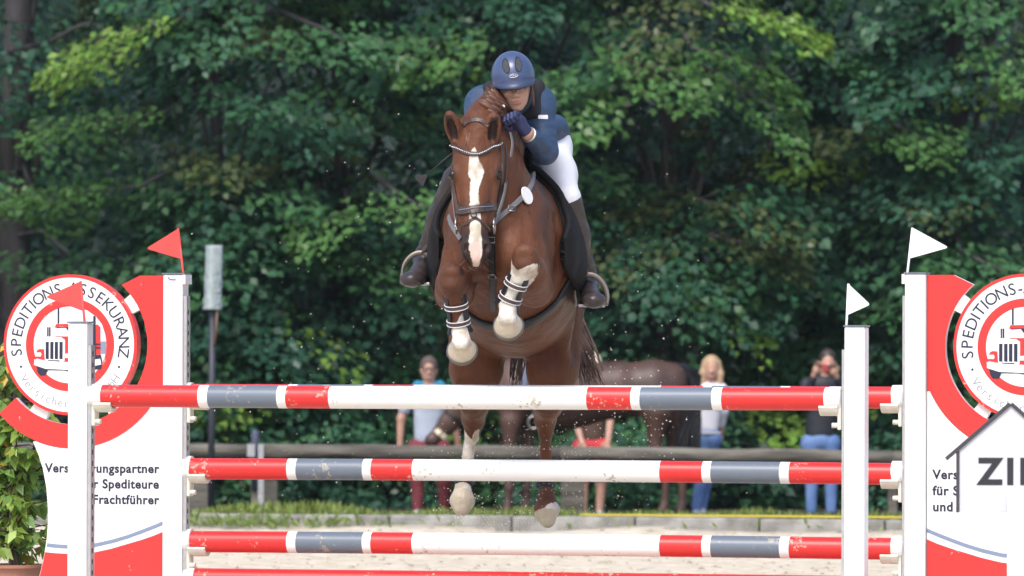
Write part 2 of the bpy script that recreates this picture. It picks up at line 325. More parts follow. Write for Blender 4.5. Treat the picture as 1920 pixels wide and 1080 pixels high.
nw = 380; wx = np.concatenate([rs.normal(-1.75, 0.55, nw//2), rs.normal(-2.25, 0.25, nw//4), rs.uniform(-6, 6, nw//4)]); nw = len(wx); wy = 50.9 - 0.22*wx - rs.uniform(0.01, 0.30, nw)
P2 = np.stack([wx, wy, np.full(nw, 0.02) + rs.uniform(0, 0.07, nw)], 1); ax2 = unit(np.stack([rs.normal(0, 0.7, nw), rs.normal(-0.4, 0.3, nw), rs.uniform(0.3, 1, nw)], 1)); nr2 = unit(np.stack([rs.normal(0, 0.5, nw), -np.ones(nw), rs.normal(0.7, 0.3, nw)], 1))
me = leaf_mesh('grass', np.concatenate([np.stack([gx, gy, gz], 1), P2]), np.concatenate([ax, ax2]), np.concatenate([nr, nr2]), np.concatenate([gl, rs.uniform(0.05, 0.14, nw)]), np.concatenate([gl*0.12 + 0.004, rs.uniform(0.012, 0.03, nw)]), np.concatenate([gc, np.array((0.17, 0.24, 0.06))*rs.uniform(0.7, 1.3, (nw, 1))]))
tag(link('grass', me, LEAF), 'bright green grass and weeds growing along the concrete kerb', 'grass', kind='stuff')
# ---------------------------------------------------------------- fence behind the arena
mw = mat('weathered timber', (0.075, 0.066, 0.054), 0.9, col2=(0.20, 0.185, 0.155), vscale=7, bump=1.0, bscale=22, stretch=(0.25, 2, 2), detail=8)
fence = empty('log_fence', at(490, 960, 57.5), 0, 'weathered grey log rail fence in front of the spectators', 'fence')
fo = Vector(fence.location)
def fp(px, py, D=57.5): return at(px, py, D) - fo
for (xa, ya, xb, yb, nm) in [(-120, 842, 466, 846, 0), (492, 846, 1050, 850, 1), (1050, 850, 1675, 858, 2), (1675, 858, 2100, 862, 3)]:
    pts = [fp(xa + (xb-xa)*k/8, ya + (yb-ya)*k/8 + 0.8*math.sin(k*1.7 + nm)) for k in range(9)]
    MB().tube(pts, [0.064 + 0.005*math.sin(k*2.1 + nm) for k in range(9)], 12).build('rail', mw, fence)
for (x0, x1, yt, d) in [(352, 400, 858, 0.06), (470, 519, 833, 0.10), (1052, 1096, 838, 0.10), (1667, 1684, 846, 0.10)]:
    a = fp(x0, yt); b = fp(x1, 1000); z1 = a.z - (0.07 if d < 0.1 else 0.0)
    MB().box((a.x, d, b.z - 0.1), (b.x, d + 0.14, z1), bev=0.012).build('post', mw, fence)
a = fp(464, 832); b = fp(495, 856)
MB().box((a.x, -0.085, b.z), (a.x + 0.07, -0.078, a.z)).box((b.x - 0.05, -0.083, b.z - 0.5), (b.x, -0.074, a.z)).build('bracket', MT['alu'], fence)
p0 = fp(478, 835); p1 = fp(478, 806)
MB().tube([p0 + Vector((0, .1, -.4)), p1 + Vector((0, .1, -.03)), p1 + Vector((0, .1, 0))], [0.035, 0.04, 0.022], 10).build('cap_peg', mat('dark blue plastic', (0.05, 0.06, 0.10), 0.5), fence)
# yellow cord on the kerb
mb = MB(); mb.tube([Vector((x, kerb_y(x) + 0.08 + 0.012*math.sin(x*3), 0.150)) for x in np.linspace(0.55, 6.5, 30)], 0.008, 6)
tag(mb.build('yellow_cord', mat('yellow plastic', (0.62, 0.48, 0.05), 0.5)), 'thin yellow cord lying along the top of the kerb', 'cord')
# loudspeaker wrapped in plastic on a stand
sp = empty('loudspeaker_post', at(396, 985, 54.5), 0, 'slim loudspeaker wrapped in clear plastic on a dark post', 'loudspeaker'); so = Vector(sp.location)
def spp(px, py): return at(px, py, 54.5) - so
a = spp(383, 460); b = spp(417, 581); cx = (a.x + b.x)/2; hw = (b.x - a.x)/2
MB().tube([(cx - 0.015, 0, 0.0), (cx - 0.005, 0, b.z + 0.03)], 0.030, 10).build('pole', mat('dark pole', (0.03, 0.033, 0.045), 0.5), sp)
MB().tube([(cx + 0.035, -0.03, b.z), (cx + 0.03, -0.04, b.z - 0.12), (cx + 0.012, -0.035, b.z - 0.3)], 0.010, 6).build('cable', mat('brown cable', (0.20, 0.12, 0.09), 0.6), sp)
mb = MB(); nz_, nk = 34, 24; rr = random.Random(5); vs_ = []
for i in range(nz_ + 1):
    t = i/nz_; z = b.z + (a.z - b.z)*t
    for k in range(nk):
        q = 2*math.pi*k/nk; c, s = math.cos(q), math.sin(q); e = (abs(c)**6 + abs(s)**6) ** (-1/6)
        w = hw * e * (0.97 + (0.10*max(0, 0.2 - t)*4 if t < 0.2 else 0)) + (0.006*math.sin(19*t + 3*k) + rr.uniform(-0.004, 0.004)) * (1.6 if t < 0.6 else 0.5)
        vs_.append((cx + w*(c*0.87 - s*0.5)*0.80 + 0.012*(t - .5), w*(c*0.5 + s*0.87)*0.8, z))
fs_ = [(i*nk+k, i*nk+(k+1) % nk, (i+1)*nk+(k+1) % nk, (i+1)*nk+k) for i in range(nz_) for k in range(nk)] + [tuple(range(nz_*nk, nz_*nk+nk)), tuple(range(nk-1, -1, -1))]
mb.add(vs_, fs_, 0, True); mb.build('wrapped_cabinet', mat('cloudy plastic film', (0.36, 0.42, 0.43), 0.25, var=0.12, vscale=20, bump=0.3, bscale=40), sp)
# ================================================================ THE JUMP (an oxer, turned 15 degrees to the camera)
TH = R(15); EU = Vector((math.cos(TH), -math.sin(TH), 0)); EV = Vector((-math.sin(TH), -math.cos(TH), 0))
E_FAR = Vector((0.122, 30.15, 0)); E_NEAR = Vector((-0.236, 28.82, 0))
def JP(px, py, E, off=0.0):          # pixel -> (u, z) on the plane of an element (off metres towards the camera)
    d = ray(px, py); C = Vector((0, 0, CAMZ)); s = ((E + EV*off - C).dot(EV)) / d.dot(EV); P = C + d*s
    return (P - E).dot(EU), P.z
def text_mesh(txt, size, bold=0.0, spacing=1.0, align='LEFT'):
    c = bpy.data.curves.new('t', 'FONT'); c.body = txt; c.size = size; c.offset = bold; c.space_character = spacing; c.align_x = align; c.resolution_u = 4; c.fill_mode = 'FRONT'
    o = bpy.data.objects.new('t', c); COL.objects.link(o); dg = bpy.context.evaluated_depsgraph_get()
    me = o.evaluated_get(dg).to_mesh(); vs = [v.co.copy() for v in me.vertices]; fs = [tuple(p.vertices) for p in me.polygons]
    o.evaluated_get(dg).to_mesh_clear(); bpy.data.objects.remove(o); bpy.data.curves.remove(c)
    return vs, fs
def put_text(mb, txt, x, z, y, size, mi=0, bold=0.0, spacing=1.0, align='LEFT', rot=0.0):
    vs, fs = text_mesh(txt, size, bold, spacing, align); c, s = math.cos(rot), math.sin(rot)
    mb.add([(x + v.x*c - v.y*s, y, z + v.x*s + v.y*c) for v in vs], [f for f in fs], mi)
BANDS = [(0, .012, 0), (.012, .151, 1), (.151, .164, 0), (.164, .258, 2), (.258, .270, 0), (.270, .328, 1), (.328, .672, 0), (.672, .730, 1), (.730, .742, 0), (.742, .836, 2), (.836, .849, 0), (.849, .988, 1), (.988, 1, 0)]
PM = [MT['white'], MT['red'], MT['slate']]
PL, PR = 3.50, 0.0515
def jump_pole(E, z, du, label, bands=BANDS, flipseed=0, sag=0.004):
    root = empty('jump_pole', E + EU*du + Vector((0, 0, z)), -TH, label, 'jump pole', 'striped poles of the jump')
    mb = MB(); n = 20
    for (a, b, mi) in bands:
        k = max(1, int((b - a)*24)); pts = []
        for i in range(k + 1):
            t = a + (b-a)*i/k; pts.append(((t - .5)*PL, 0, -sag*4*t*(1-t) + sag))
        mb.tube(pts, PR if mi else PR*1.004, n, mi, cap=False)
    ob = mb.build('pole_body', PM, root); ob.rotation_euler = (flipseed*0.9, 0, 0)
    for s in (-1, 1):
        cb = MB(); cb.tube([(s*(PL/2 - 0.045), 0, sag), (s*(PL/2 + 0.004), 0, sag), (s*(PL/2 + 0.010), 0, sag)], [PR*1.05, PR*1.05, PR*0.9], n); cb.build('end_cap', MT['white'], root)
    return root
def zc(px, py, E): return JP(px, py, E)[1]
zN = zc(868, 746, E_NEAR); zF = [zc(1018, y, E_FAR) for y in (742.5, 882.5, 1021.0, 1093.0)]
jump_pole(E_NEAR, zN, 0, 'red, white and slate striped top pole nearest the camera, on the short posts', [(0, .018, 0), (.018, .151, 1)] + BANDS[2:11] + [(.849, .982, 1), (.982, 1, 0)], flipseed=1)
jump_pole(E_FAR, zF[0], 0.0, 'striped top pole of the rear element, half hidden behind the front pole', flipseed=2)
jump_pole(E_FAR, zF[1], 0.0, 'striped pole in the middle, second from the top between the sponsor wings', flipseed=3)
jump_pole(E_FAR, zF[2], 0.0, 'striped pole third from the top, just above the sand', flipseed=4)
jump_pole(E_FAR, zF[3], 0.02, 'red lowest pole at the bottom edge of the photo', [(0, .012, 0), (.012, .98, 1), (.98, 1, 0)], flipseed=5)
def cup(mb, u, z, s):
    """plastic pole cup: dish under the pole, upright plate on the track and a pin; s = +1 opens to the right"""
    r = PR + 0.004
    for (a0, a1) in ((-150, -30),):
        k = 8; prof = []
        for i in range(k + 1):
            q = R(a0 + (a1-a0)*i/k); prof.append((math.cos(q)*r, math.sin(q)*r))
        vs = []
        for (x, rr) in ((0.0, 1.0), (0.085, 1.0)):
            for (y, zz) in prof: vs.append((u + s*x, y, z + zz))
            for (y, zz) in prof: vs.append((u + s*x, y*1.18, z + zz*1.32))
        m = k + 1; fs = []
        for i in range(k):
            fs += [(i, i+1, 2*m+i+1, 2*m+i), (m+i+1, m+i, 3*m+i, 3*m+i+1), (i+1, i, m+i, m+i+1), (2*m+i, 2*m+i+1, 3*m+i+1, 3*m+i)]
        fs += [(0, 2*m, 3*m, m), (k, m+k, 3*m+k, 2*m+k)]
        mb.add(vs, fs, 0)
    lo, hi = sorted((u - s*0.014, u + s*0.004))
    mb.box((lo, -0.034, z - 0.135), (hi, 0.034, z + 0.035), bev=0.005)
    mb.tube([(u - s*0.003, -0.02, z - 0.115), (u + s*0.03, -0.02, z - 0.115)], 0.012, 8)
def post_with_track(root, u0, u1, ztop, inner, cups, holes=True, cap=True):
    """square white post from u0 to u1; inner = +1 if the pole side is to the right"""
    w = u1 - u0
    MB().box((u0, -w/2, 0.03), (u1, w/2, ztop), bev=0.006).build('post', MT['white_panel'], root)
    if cap: MB().box((u0 - 0.004, -w/2 - 0.004, ztop + 0.001), (u1 + (0.010 if inner > 0 else 0.004), w/2 + 0.004, ztop + 0.008)).build('post_cap', MT['slate'], root)
    ti = u1 if inner > 0 else u0
    lo, hi = sorted((ti + inner*0.001, ti + inner*0.013)); zt = ztop - 0.10
    MB().box((lo, -0.032, 0.15), (hi, 0.032, zt)).box((lo, -0.032 - 0.004, 0.15), (hi + 0.004 if inner > 0 else hi, -0.033, zt)).build('keyhole_track', MT['alu'], root)
    hb = MB(); e = ti + inner*0.0138
    for i in range(int((zt - 0.2)/0.05)):
        z = 0.2 + i*0.05; hb.box((e - 0.0006, -0.005, z), (e + 0.0006, 0.005, z + 0.022))
    tag(hb.build('keyholes', MT['hole'], root), kind='stuff')
    for z in cups:
        cb = MB(); cup(cb, ti + inner*0.030, z, inner); cb.build('pole_cup', MT['cup'], root)
    fb = MB(); c = (u0 + u1)/2
    fb.box((c - 0.03, -0.42, 0.0), (c + 0.03, 0.42, 0.055), bev=0.008); fb.box((c - 0.25, -0.03, 0.0), (c - 0.031, 0.03, 0.05), bev=0.008).box((c + 0.031, -0.03, 0.0), (c + 0.25, 0.03, 0.05), bev=0.008)
    fb.build('foot', MT['white_panel'], root)
def standard(label, pxa, pxb, pyt, inner):
    ua = JP(pxa, pyt, E_NEAR, 0.048)[0]; ub = JP(pxb, pyt, E_NEAR, 0.048)[0]; zt = JP((pxa+pxb)/2, pyt, E_NEAR, 0.048)[1]
    root = empty('jump_standard', E_NEAR, -TH, label, 'jump standard', 'short posts of the front element'); c = (ua+ub)/2; w = 0.092
    root.location = E_NEAR + EU*c
    post_with_track(root, -w/2, w/2, zt, inner, [zN])
standard('short white post holding the left end of the front pole', 130, 160, 606, 1)
standard('short white post holding the right end of the front pole', 1584, 1620, 613, -1)
# ---------------------------------------------------------------- sponsor wings
def arc(cx, cz, r, a0, a1, n): return [(cx + r*math.cos(R(a0 + (a1-a0)*i/n)), cz + r*math.sin(R(a0 + (a1-a0)*i/n))) for i in range(n + 1)]
PXM = 1 / (FPX/30.5 * math.cos(TH)); PZM = 1 / (FPX/30.5)        # metres per photograph pixel at the left wing, across / up
def wing(label, side):
    """side -1: left wing, +1: right wing (mirror image; the print is not mirrored). x = outward distance from the post's outer edge"""
    if side < 0: u_edge = JP(305, 700, E_FAR, 0.05)[0]; z0 = 0
    else: u_edge = JP(1735, 700, E_FAR, 0.05)[0]
    root = empty('sponsor_wing', E_FAR + EU*u_edge, -TH, label, 'jump wing', 'sponsor wings of the jump')
    def Z(py): return JP(305, py, E_FAR, 0.05)[1]
    def X(px): return side * (305 - px) * PXM                   # left wing pixel -> local x (outward positive times side)
    ztop = Z(515); w = 0.098
    post_with_track(root, *(sorted((0.0, -side*w))), ztop, -side, [z for z in zF[:3]], cap=True)
    mbx = MB().box((min(-side*w, -side*(w+0.014)), -w/2 - 0.002, ztop - 0.045), (max(-side*w, -side*(w+0.014)), w/2 + 0.002, ztop)); mbx.build('cap_collar', MT['white_panel'], root)
    cx, cz = X(127), Z(647); PZ = lambda r: r*PZM
    T0, T1 = -0.020, 0.020                                       # board thickness
    # red C-shaped board
    ri, ro = PZ(150), PZ(195)
    def A(deg): return deg if side < 0 else 180 - deg
    inner = arc(cx, cz, ri, A(49), A(-138), 40)
    outer_b = arc(cx, cz, ro, A(-138), A(-24.5), 24)
    outer = [p for p in outer_b if (p[0]*side > 0.003)] + [(side*0.003, outer_b[-1][1]), (side*0.003, ztop - 0.004), (X(257), ztop - 0.004)]
    MB().prism(inner + outer, T0, T1, 0, side=1).build('red_arc_board', [MT['red_panel'], MT['white_panel']], root)
    # white text panel under it: top follows the arc, outer edge curves in
    top = [p for p in arc(cx, cz, ro + 0.003, A(-138), A(-24.5), 30) if p[0]*side > 0.003 and p[0]*side <= X(53)*side]
    edge = [(53, 830), (63, 853), (72, 880), (79, 917), (82, 953), (82, 985), (80, 1013), (75, 1045), (67, 1080), (55, 1120), (42, 1160), (30, 1195)]
    zb = 0.10
    left = [(X(a), Z(b)) for a, b in edge if Z(b) > zb]; left.append((left[-1][0] + side*0.03, zb))
    zt_c = top[-1][1] if abs(top[-1][0]) < abs(top[0][0]) else top[0][1]
    if abs(top[0][0]) < abs(top[-1][0]): top = top[::-1]
    poly = [(side*0.003, zb)] + [(side*0.003, top[-1][1])] + top[::-1] + left
    MB().prism(poly, T0, T1, 0).build('text_panel', [MT['white_panel']], root)
    # printed stripe and red foot field (flat print, 2 mm proud)
    def curve(pts): return [(X(a), Z(b)) for a, b in pts]
    st_t = [(304, 977), (285, 985), (262, 994), (235, 1004), (205, 1013), (170, 1021), (128, 1024), (100, 1023), (81, 1021)]
    st_b = [(80, 1028), (100, 1030), (128, 1031), (170, 1028), (205, 1020), (235, 1011), (262, 1001), (285, 992), (304, 984)]
    MB().prism(curve(st_t + st_b), T0 - 0.002, T0 - 0.0005).build('grey_stripe', MT['slate_print'], root)
    rd = [(304, 997), (285, 1005), (262, 1013), (235, 1021), (205, 1030), (170, 1038), (128, 1041), (100, 1040), (77, 1038), (75, 1048), (68, 1079), (56, 1119), (43, 1159), (32, 1190)]
    pr = [p for p in curve(rd) if p[1] > zb + 0.01] + [(X(34), zb + 0.01), (X(304), zb + 0.01)]
    MB().prism(pr, T0 - 0.002, T0 - 0.0005).build('red_foot_field', MT['red_panel'], root)
    # lettering
    lines = ['Versicherungspartner', 'f\u00fcr Spediteure', 'und Frachtf\u00fchrer']
    for i, t in enumerate(lines):
        zz = Z(887 + 29.3*i); lb = MB()
        if side < 0: put_text(lb, t, X(295), zz, T0 - 0.0015, 0.0605, 0, 0.0019, 1.08, 'RIGHT')
        else: put_text(lb, t, side*0.030, zz, T0 - 0.0015, 0.0605, 0, 0.0019, 1.08, 'LEFT')
        tag(lb.build('lettering', MT['ink'], root), kind='stuff')
    # round sign
    rd_ = PZ(133); D0, D1 = -0.045, 0.010
    n = 64; circ = arc(cx, cz, rd_, 0, 360, n)[:-1]
    sg = MB().prism(circ, D0, D1, 0).build('round_sign', [MT['red_panel']], root)
    MB().prism(arc(cx, cz, PZ(127), 0, 360, n)[:-1], D0 - 0.002, D0 - 0.0005).build('sign_face', MT['white_panel'], sg)
    y1 = D0 - 0.0030
    rg = MB(); a_ = arc(cx, cz, PZ(88), 0, 360, n); b_ = arc(cx, cz, PZ(72.5), 0, 360, n)
    rg.add([(x, y1, z) for x, z in a_] + [(x, y1, z) for x, z in b_], [(i, i+1, n+2+i, n+1+i) for i in range(n)]); rg.build('red_ring', MT['red_panel'], sg)
    txt = 'SPEDITIONS-ASSEKURANZ'; a0, a1 = 193, -13
    wd = {'I': .45, '-': .6, 'S': .95, 'E': .95, 'D': 1.08, 'O': 1.15, 'N': 1.08, 'A': 1.0, 'K': 1.0, 'U': 1.05, 'R': 1.0, 'P': .95, 'T': .92, 'Z': .92}
    tot = sum(wd[c] for c in txt); acc = 0
    for c in txt:
        q = a0 + (a1-a0)*(acc + wd[c]/2)/tot; acc += wd[c]
        rr = PZ(97); x = cx + rr*math.cos(R(q)); z = cz + rr*math.sin(R(q)); lt = MB(); put_text(lt, c, x, z, y1, 0.078, 0, 0.0003, 1, 'CENTER', R(q - 90)); lt.build('letter', MT['ink'], sg)
    for q in (203, -23): lt = MB(); lt.add([(x, y1, z) for x, z in arc(cx + PZ(106)*math.cos(R(q)), cz + PZ(106)*math.sin(R(q)), 0.006, 0, 360, 10)[:-1]], [tuple(range(10))]); lt.build('dot', MT['ink'], sg)
    lt = MB(); t2 = 'Versicherungs GmbH'; b0, b1 = 212, 328
    for i, c in enumerate(t2):
        q = b0 + (b1-b0)*(i + .5)/len(t2); rr = PZ(118)
        put_text(lt, c, cx + rr*math.cos(R(q)), cz + rr*math.sin(R(q)), y1, 0.058, 1, -0.0003, 1, 'CENTER', R(q + 90))
    tag(lt.build('fine_lettering', [MT['ink'], MT['pale_ink']], sg), kind='stuff')
    # truck emblem (points are thirds of photograph pixels about the sign's centre)
    tb = MB()
    def P(*pts): return [(cx + (a - 380)/3*PXM, cz + (740 - b)/3*PZM) for a, b in pts]
    layer = [0]
    def art(mi, *pts):
        layer[0] += 1; y = y1 - 0.0002 - 0.00012*layer[0]; pl = P(*pts); k = len(pl)
        Ar = sum(pl[i][0]*pl[(i+1) % k][1] - pl[(i+1) % k][0]*pl[i][1] for i in range(k))
        if Ar < 0: pl = pl[::-1]
        tb.add([(x, y, z) for x, z in pl], [tuple(range(k))], mi)
    W_, RD, NV, LV, SL = 0, 1, 2, 3, 4
    art(LV, (403, 530), (430, 532), (480, 545), (530, 580), (565, 625), (583, 680), (588, 722), (403, 722)); art(SL, (552, 720), (589, 720), (588, 790), (552, 790))
    art(NV, (308, 532), (318, 530), (318, 620), (308, 620)); art(RD, (500, 625), (540, 625), (556, 640), (557, 795), (440, 795), (440, 625))
    art(RD, (300, 622), (440, 620), (440, 640), (292, 642)); art(NV, (302, 640), (440, 636), (440, 660), (372, 662), (302, 652)); art(W_, (300, 647), (356, 644), (368, 660), (368, 692), (292, 690))
    art(NV, (248, 640), (256, 640), (256, 692), (248, 692)); art(NV, (259, 640), (268, 640), (268, 692), (259, 692)); art(RD, (292, 692), (440, 692), (440, 835), (345, 835), (350, 712))
    art(NV, (368, 735), (388, 722), (388, 752)); art(W_, (232, 705), (262, 697), (330, 697), (352, 712), (352, 832), (232, 826))
    for x in (240, 267, 293, 320): art(NV, (x, 723), (x + 19, 723), (x + 19, 822), (x, 820))
    art(RD, (183, 790), (192, 770), (206, 763), (232, 765), (236, 826), (180, 815)); art(W_, (180, 784), (212, 783), (217, 795), (212, 806), (180, 806))
    art(RD, (350, 800), (440, 800), (440, 845), (350, 835)); art(W_, (352, 790), (378, 788), (384, 800), (378, 814), (352, 814)); art(NV, (255, 826), (322, 828), (320, 835), (257, 833))
    art(NV, (188, 862), (252, 872), (252, 888), (238, 914), (208, 912), (194, 895)); art(NV, (250, 874), (460, 872), (460, 884), (380, 890), (345, 884), (250, 882))
    art(W_, (175, 822), (236, 830), (400, 840), (430, 845), (430, 878), (380, 882), (240, 876), (176, 855)); art(NV, (500, 800), (560, 796), (568, 840), (560, 876), (505, 880))
    art(W_, (512, 825), (556, 818), (562, 850), (516, 860)); art(NV, (515, 576), (528, 576), (528, 640), (531, 800), (513, 800)); art(NV, (500, 640), (512, 640), (512, 700), (500, 700))
    art(NV, (505, 732), (557, 732), (557, 740), (505, 740)); art(NV, (505, 752), (557, 752), (557, 760), (505, 760)); art(NV, (430, 838), (470, 842), (478, 880), (466, 914), (440, 914), (424, 890))
    tb.build('truck_emblem', [MT['white_panel'], MT['red_panel'], MT['ink'], MT['lavender'], MT['slate_print']], sg)
    # white tabs joining sign and board
    for q, wq in ((33, 13), (-55, 11), (-117, 14)):
        tl = arc(cx, cz, rd_ + 0.001, A(q - wq/2), A(q + wq/2), 6); th = arc(cx, cz, ri - 0.001, A(q + wq/2), A(q - wq/2), 6)
        MB().prism(tl + th, T0 + 0.002, T1 - 0.004).build('joining_tab', MT['white_panel'], root)
    # foot under the wing
    xo = X(60); lo, hi = sorted((side*0.05, xo)); MB().box((lo, -0.30, 0.0), (lo + 0.06, 0.30, 0.097), bev=0.01).build('foot', MT['white_panel'], root); MB().box((hi - 0.06, -0.30, 0.0), (hi, 0.30, 0.097), bev=0.01).build('foot', MT['white_panel'], root)
    return root, ztop
MT['slate_print'] = mat('slate print', (0.20, 0.25, 0.36), 0.5)
wl, ztl = wing('left sponsor wing with round truck sign and red arc', -1)
wr, ztr = wing('right sponsor wing with round truck sign, cut off by the photo edge', 1)
# small maker's sticker on the left wing post
def sticker(root):
    z = ztl - 0.040; mb = MB().box((0.024, -0.0512, z), (0.066, -0.0502, z + 0.022)); o = mb.build('sticker', mat('lilac sticker', (0.55, 0.55, 0.68), 0.5), root)
    m2 = MB(); m2.tube([(0.026, -0.0520, z + 0.022), (0.030, -0.0520, z + 0.030), (0.032, -0.0520, z + 0.020), (0.036, -0.0520, z + 0.016), (0.044, -0.0520, z + 0.018), (0.052, -0.0520, z + 0.015), (0.064, -0.0520, z + 0.017)], 0.0016, 5); m2.build('sticker_mark', MT['ink'], o)
sticker(wl)
# ---------------------------------------------------------------- flags
def flag(label, E, rod, tri, m, group):
    b = JP(*rod[0], E, 0.0); base = E + EU*b[0] + Vector((0, 0, b[1])); root = empty('marker_flag', base, -TH, label, 'flag', group)
    def L(p): q = JP(*p, E, 0.0); return Vector((q[0] - b[0], 0, q[1] - b[1]))
    r0, r1 = L(rod[0]), L(rod[1]); MB().tube([r0 - (r1 - r0)*0.10, r0, r1], 0.0055, 8).build('flag_rod', m, root)
    a, t, c = (L(p) for p in tri); pts = [a]
    for k in range(7):                                            # rounded tip
        w = k/6; e1 = a.lerp(t, 0.90); e2 = c.lerp(t, 0.90); pts.append((1-w)**2*e1 + 2*w*(1-w)*t + w*w*e2)
    pts.append(c); N = len(pts); vs = [(p.x, -0.0022 + 0.006*math.sin(6*p.x/0.16), p.z) for p in pts] + [(p.x, 0.0022 + 0.006*math.sin(6*p.x/0.16), p.z) for p in pts]
    fs = [tuple(range(N)), tuple(range(2*N-1, N-1, -1))] + [(i, N+i, N+(i+1) % N, (i+1) % N) for i in range(N)]
    MB().add(vs, fs).build('pennant', m, root)
FG = 'boundary flags on the jump'
flag('red flag on top of the left sponsor wing post', E_FAR, ((344, 516), (334, 428)), ((336, 428), (274, 466), (341, 486)), MT['flag_red'], FG)
flag('red flag on the short left post, in front of the round sign', E_NEAR, ((159, 607), (151, 527)), ((153, 527), (85, 557), (158, 584)), MT['flag_red'], FG)
flag('small white flag on the short right post', E_NEAR, ((1587, 614), (1591, 532)), ((1590, 532), (1632, 571), (1588, 591)), MT['flag_white'], FG)
flag('large white flag on top of the right sponsor wing post', E_FAR, ((1701, 516), (1711, 427)), ((1711, 427), (1779, 464), (1704, 485)), MT['flag_white'], FG)
# ---------------------------------------------------------------- finish sign, nearer to the camera
ZD = 25.0
zs = empty('finish_sign', at(1893, 670 + 1.4*FPX/ZD, ZD), R(-3), 'white house-shaped sign reading ZIEL on a white post', 'sign'); zo = Vector(zs.location)
def zp(px, py): q = at(px, py, ZD) - zo; return (q.x, q.z)
hs = [zp(1798, 960), zp(1990, 960), zp(1990, 843), zp(1894, 759), zp(1798, 843)]
MB().prism(hs, -0.012, 0.012).build('board', MT['sign_white'] if 'sign_white' in MT else mat('sign board', (0.57, 0.58, 0.63), 0.5, var=0.02), zs)
mdk = mat('dark frame strip', (0.045, 0.042, 0.055), 0.6)
def strip(pa, pb, w): 
    a = Vector((pa[0], 0, pa[1])); b = Vector((pb[0], 0, pb[1])); d = (b-a).normalized(); nn = Vector((-d.z, 0, d.x))*w
    MB().prism([(q.x, q.z) for q in (a - nn, b - nn, b + nn, a + nn)], -0.020, 0.016).build('roof_strip', mdk, zs)
strip(zp(1774, 861), zp(1894, 757), 0.0075); strip(zp(1896, 757), zp(2014, 861), 0.0075)
for x in (1796, 1992):
    a = zp(x - 3, 846); b = zp(x + 3, 961); MB().box((a[0], -0.016, b[1]), (b[0], 0.014, a[1])).build('edge_strip', mdk, zs)
lb = MB(); a = zp(1834, 907); put_text(lb, 'ZIEL', a[0], a[1], -0.0135, 0.142, 0, 0.0052, 1.22); lb.build('lettering', mat('black lettering', (0.02, 0.02, 0.028), 0.6), zs)
a = zp(1888, 925)
MB().box((a[0], -0.075, 0.0), (a[0] + 0.11, -0.022, a[1]), bev=0.006).build('post', MT['white_panel'], zs)
MB().box((a[0] - 0.2, -0.25, 0.0), (a[0] - 0.002, 0.1, 0.04), bev=0.006).build('foot', MT['white_panel'], zs); MB().box((a[0] + 0.112, -0.25, 0.0), (a[0] + 0.31, 0.1, 0.04), bev=0.006).build('foot', MT['white_panel'], zs)
# ---------------------------------------------------------------- potted shrub behind the left wing
ph = empty('potted_shrub', at(20, 670 + 1.4*FPX/31.4, 31.4), 0, 'leafy green potted shrub with a few yellow leaves beside the left wing', 'shrub'); po = Vector(ph.location)
zt = (at(20, 1058, 31.4) - po).z; mb = MB(); n = 28
prof = [(0.10, 0.0), (0.155, zt*0.96), (0.175, zt*0.96), (0.178, zt), (0.155, zt), (0.14, zt - 0.03)]
for (r0, z0), (r1, z1) in zip(prof, prof[1:]): mb.tube([(0, 0, z0), (0, 0, z1 + 1e-4)], [r0, r1], n, cap=False)
mb.tube([(0, 0, zt - 0.035), (0, 0, zt - 0.03)], [0.1, 0.142], n, 1)
mb.build('pot', [mat('terracotta', (0.42, 0.20, 0.14), 0.8, var=0.1), mat('potting soil', (0.03, 0.02, 0.015), 0.95)], ph)
rs = np.random.RandomState(41); tw = MB(); LP, LA, LN, LL, LW, LC = [], [], [], [], [], []
stems = []
for i in range(6):
    a = rs.uniform(0, 6.28); sp_ = rs.uniform(0.03, 0.30); top = rs.uniform(0.75, 1.46); pts = []
    for k in range(7):
        t = k/6; pts.append(Vector((math.cos(a)*sp_*t**1.2 + 0.02*math.sin(3*t+i) - 0.10*t + 0.02, math.sin(a)*sp_*t**1.2, zt - 0.03 + top*t)))
    tw.tube(pts, [0.011*(1 - 0.75*k/6) for k in range(7)], 6, cap=False); stems.append(pts)
    for j in range(26):
        t = rs.uniform(0.10, 1.0); p = pts[0].lerp(pts[-1], t); k = min(5, int(t*6)); p = pts[k].lerp(pts[k+1], t*6 - k)
        b = rs.uniform(0, 6.28); ln = rs.uniform(0.10, 0.26) * (1.15 - 0.5*t); e = p + Vector((math.cos(b)*ln, math.sin(b)*ln, rs.uniform(-0.06, 0.10))); tw.tube([p, (p+e)/2 + Vector((0, 0, 0.02)), e], [0.006, 0.004, 0.002], 4, cap=False)
        for q in range(10):
            w = rs.uniform(0.15, 1.05); b2 = rs.uniform(0, 6.28); LP.append(p.lerp(e, w)); LA.append((math.cos(b2)*0.7, math.sin(b2)*0.7, rs.uniform(-1.1, -0.1))); LN.append((rs.normal(0, .4), -0.5 + rs.normal(0, .4), 1))
            s = rs.uniform(0.055, 0.10); LL.append(s); LW.append(s*rs.uniform(0.42, 0.6)); LC.append(np.array((0.52, 0.36, 0.06) if rs.rand() < 0.04 else (0.27, 0.40, 0.07) if rs.rand() < .5 else (0.16, 0.30, 0.07)) * rs.uniform(0.75, 1.25))
tw.build('stems', mat('shrub bark', (0.07, 0.045, 0.035), 0.9), ph)
la = unit(np.array(LA)); ln_ = np.array(LN); ln_ = unit(ln_ - la*np.sum(ln_*la, 1, keepdims=True))
tag(link('foliage', leaf_mesh('foliage', np.array([p[:] for p in LP]), la, ln_, np.array(LL), np.array(LW), np.array(LC)), LEAF, ph), kind='stuff')
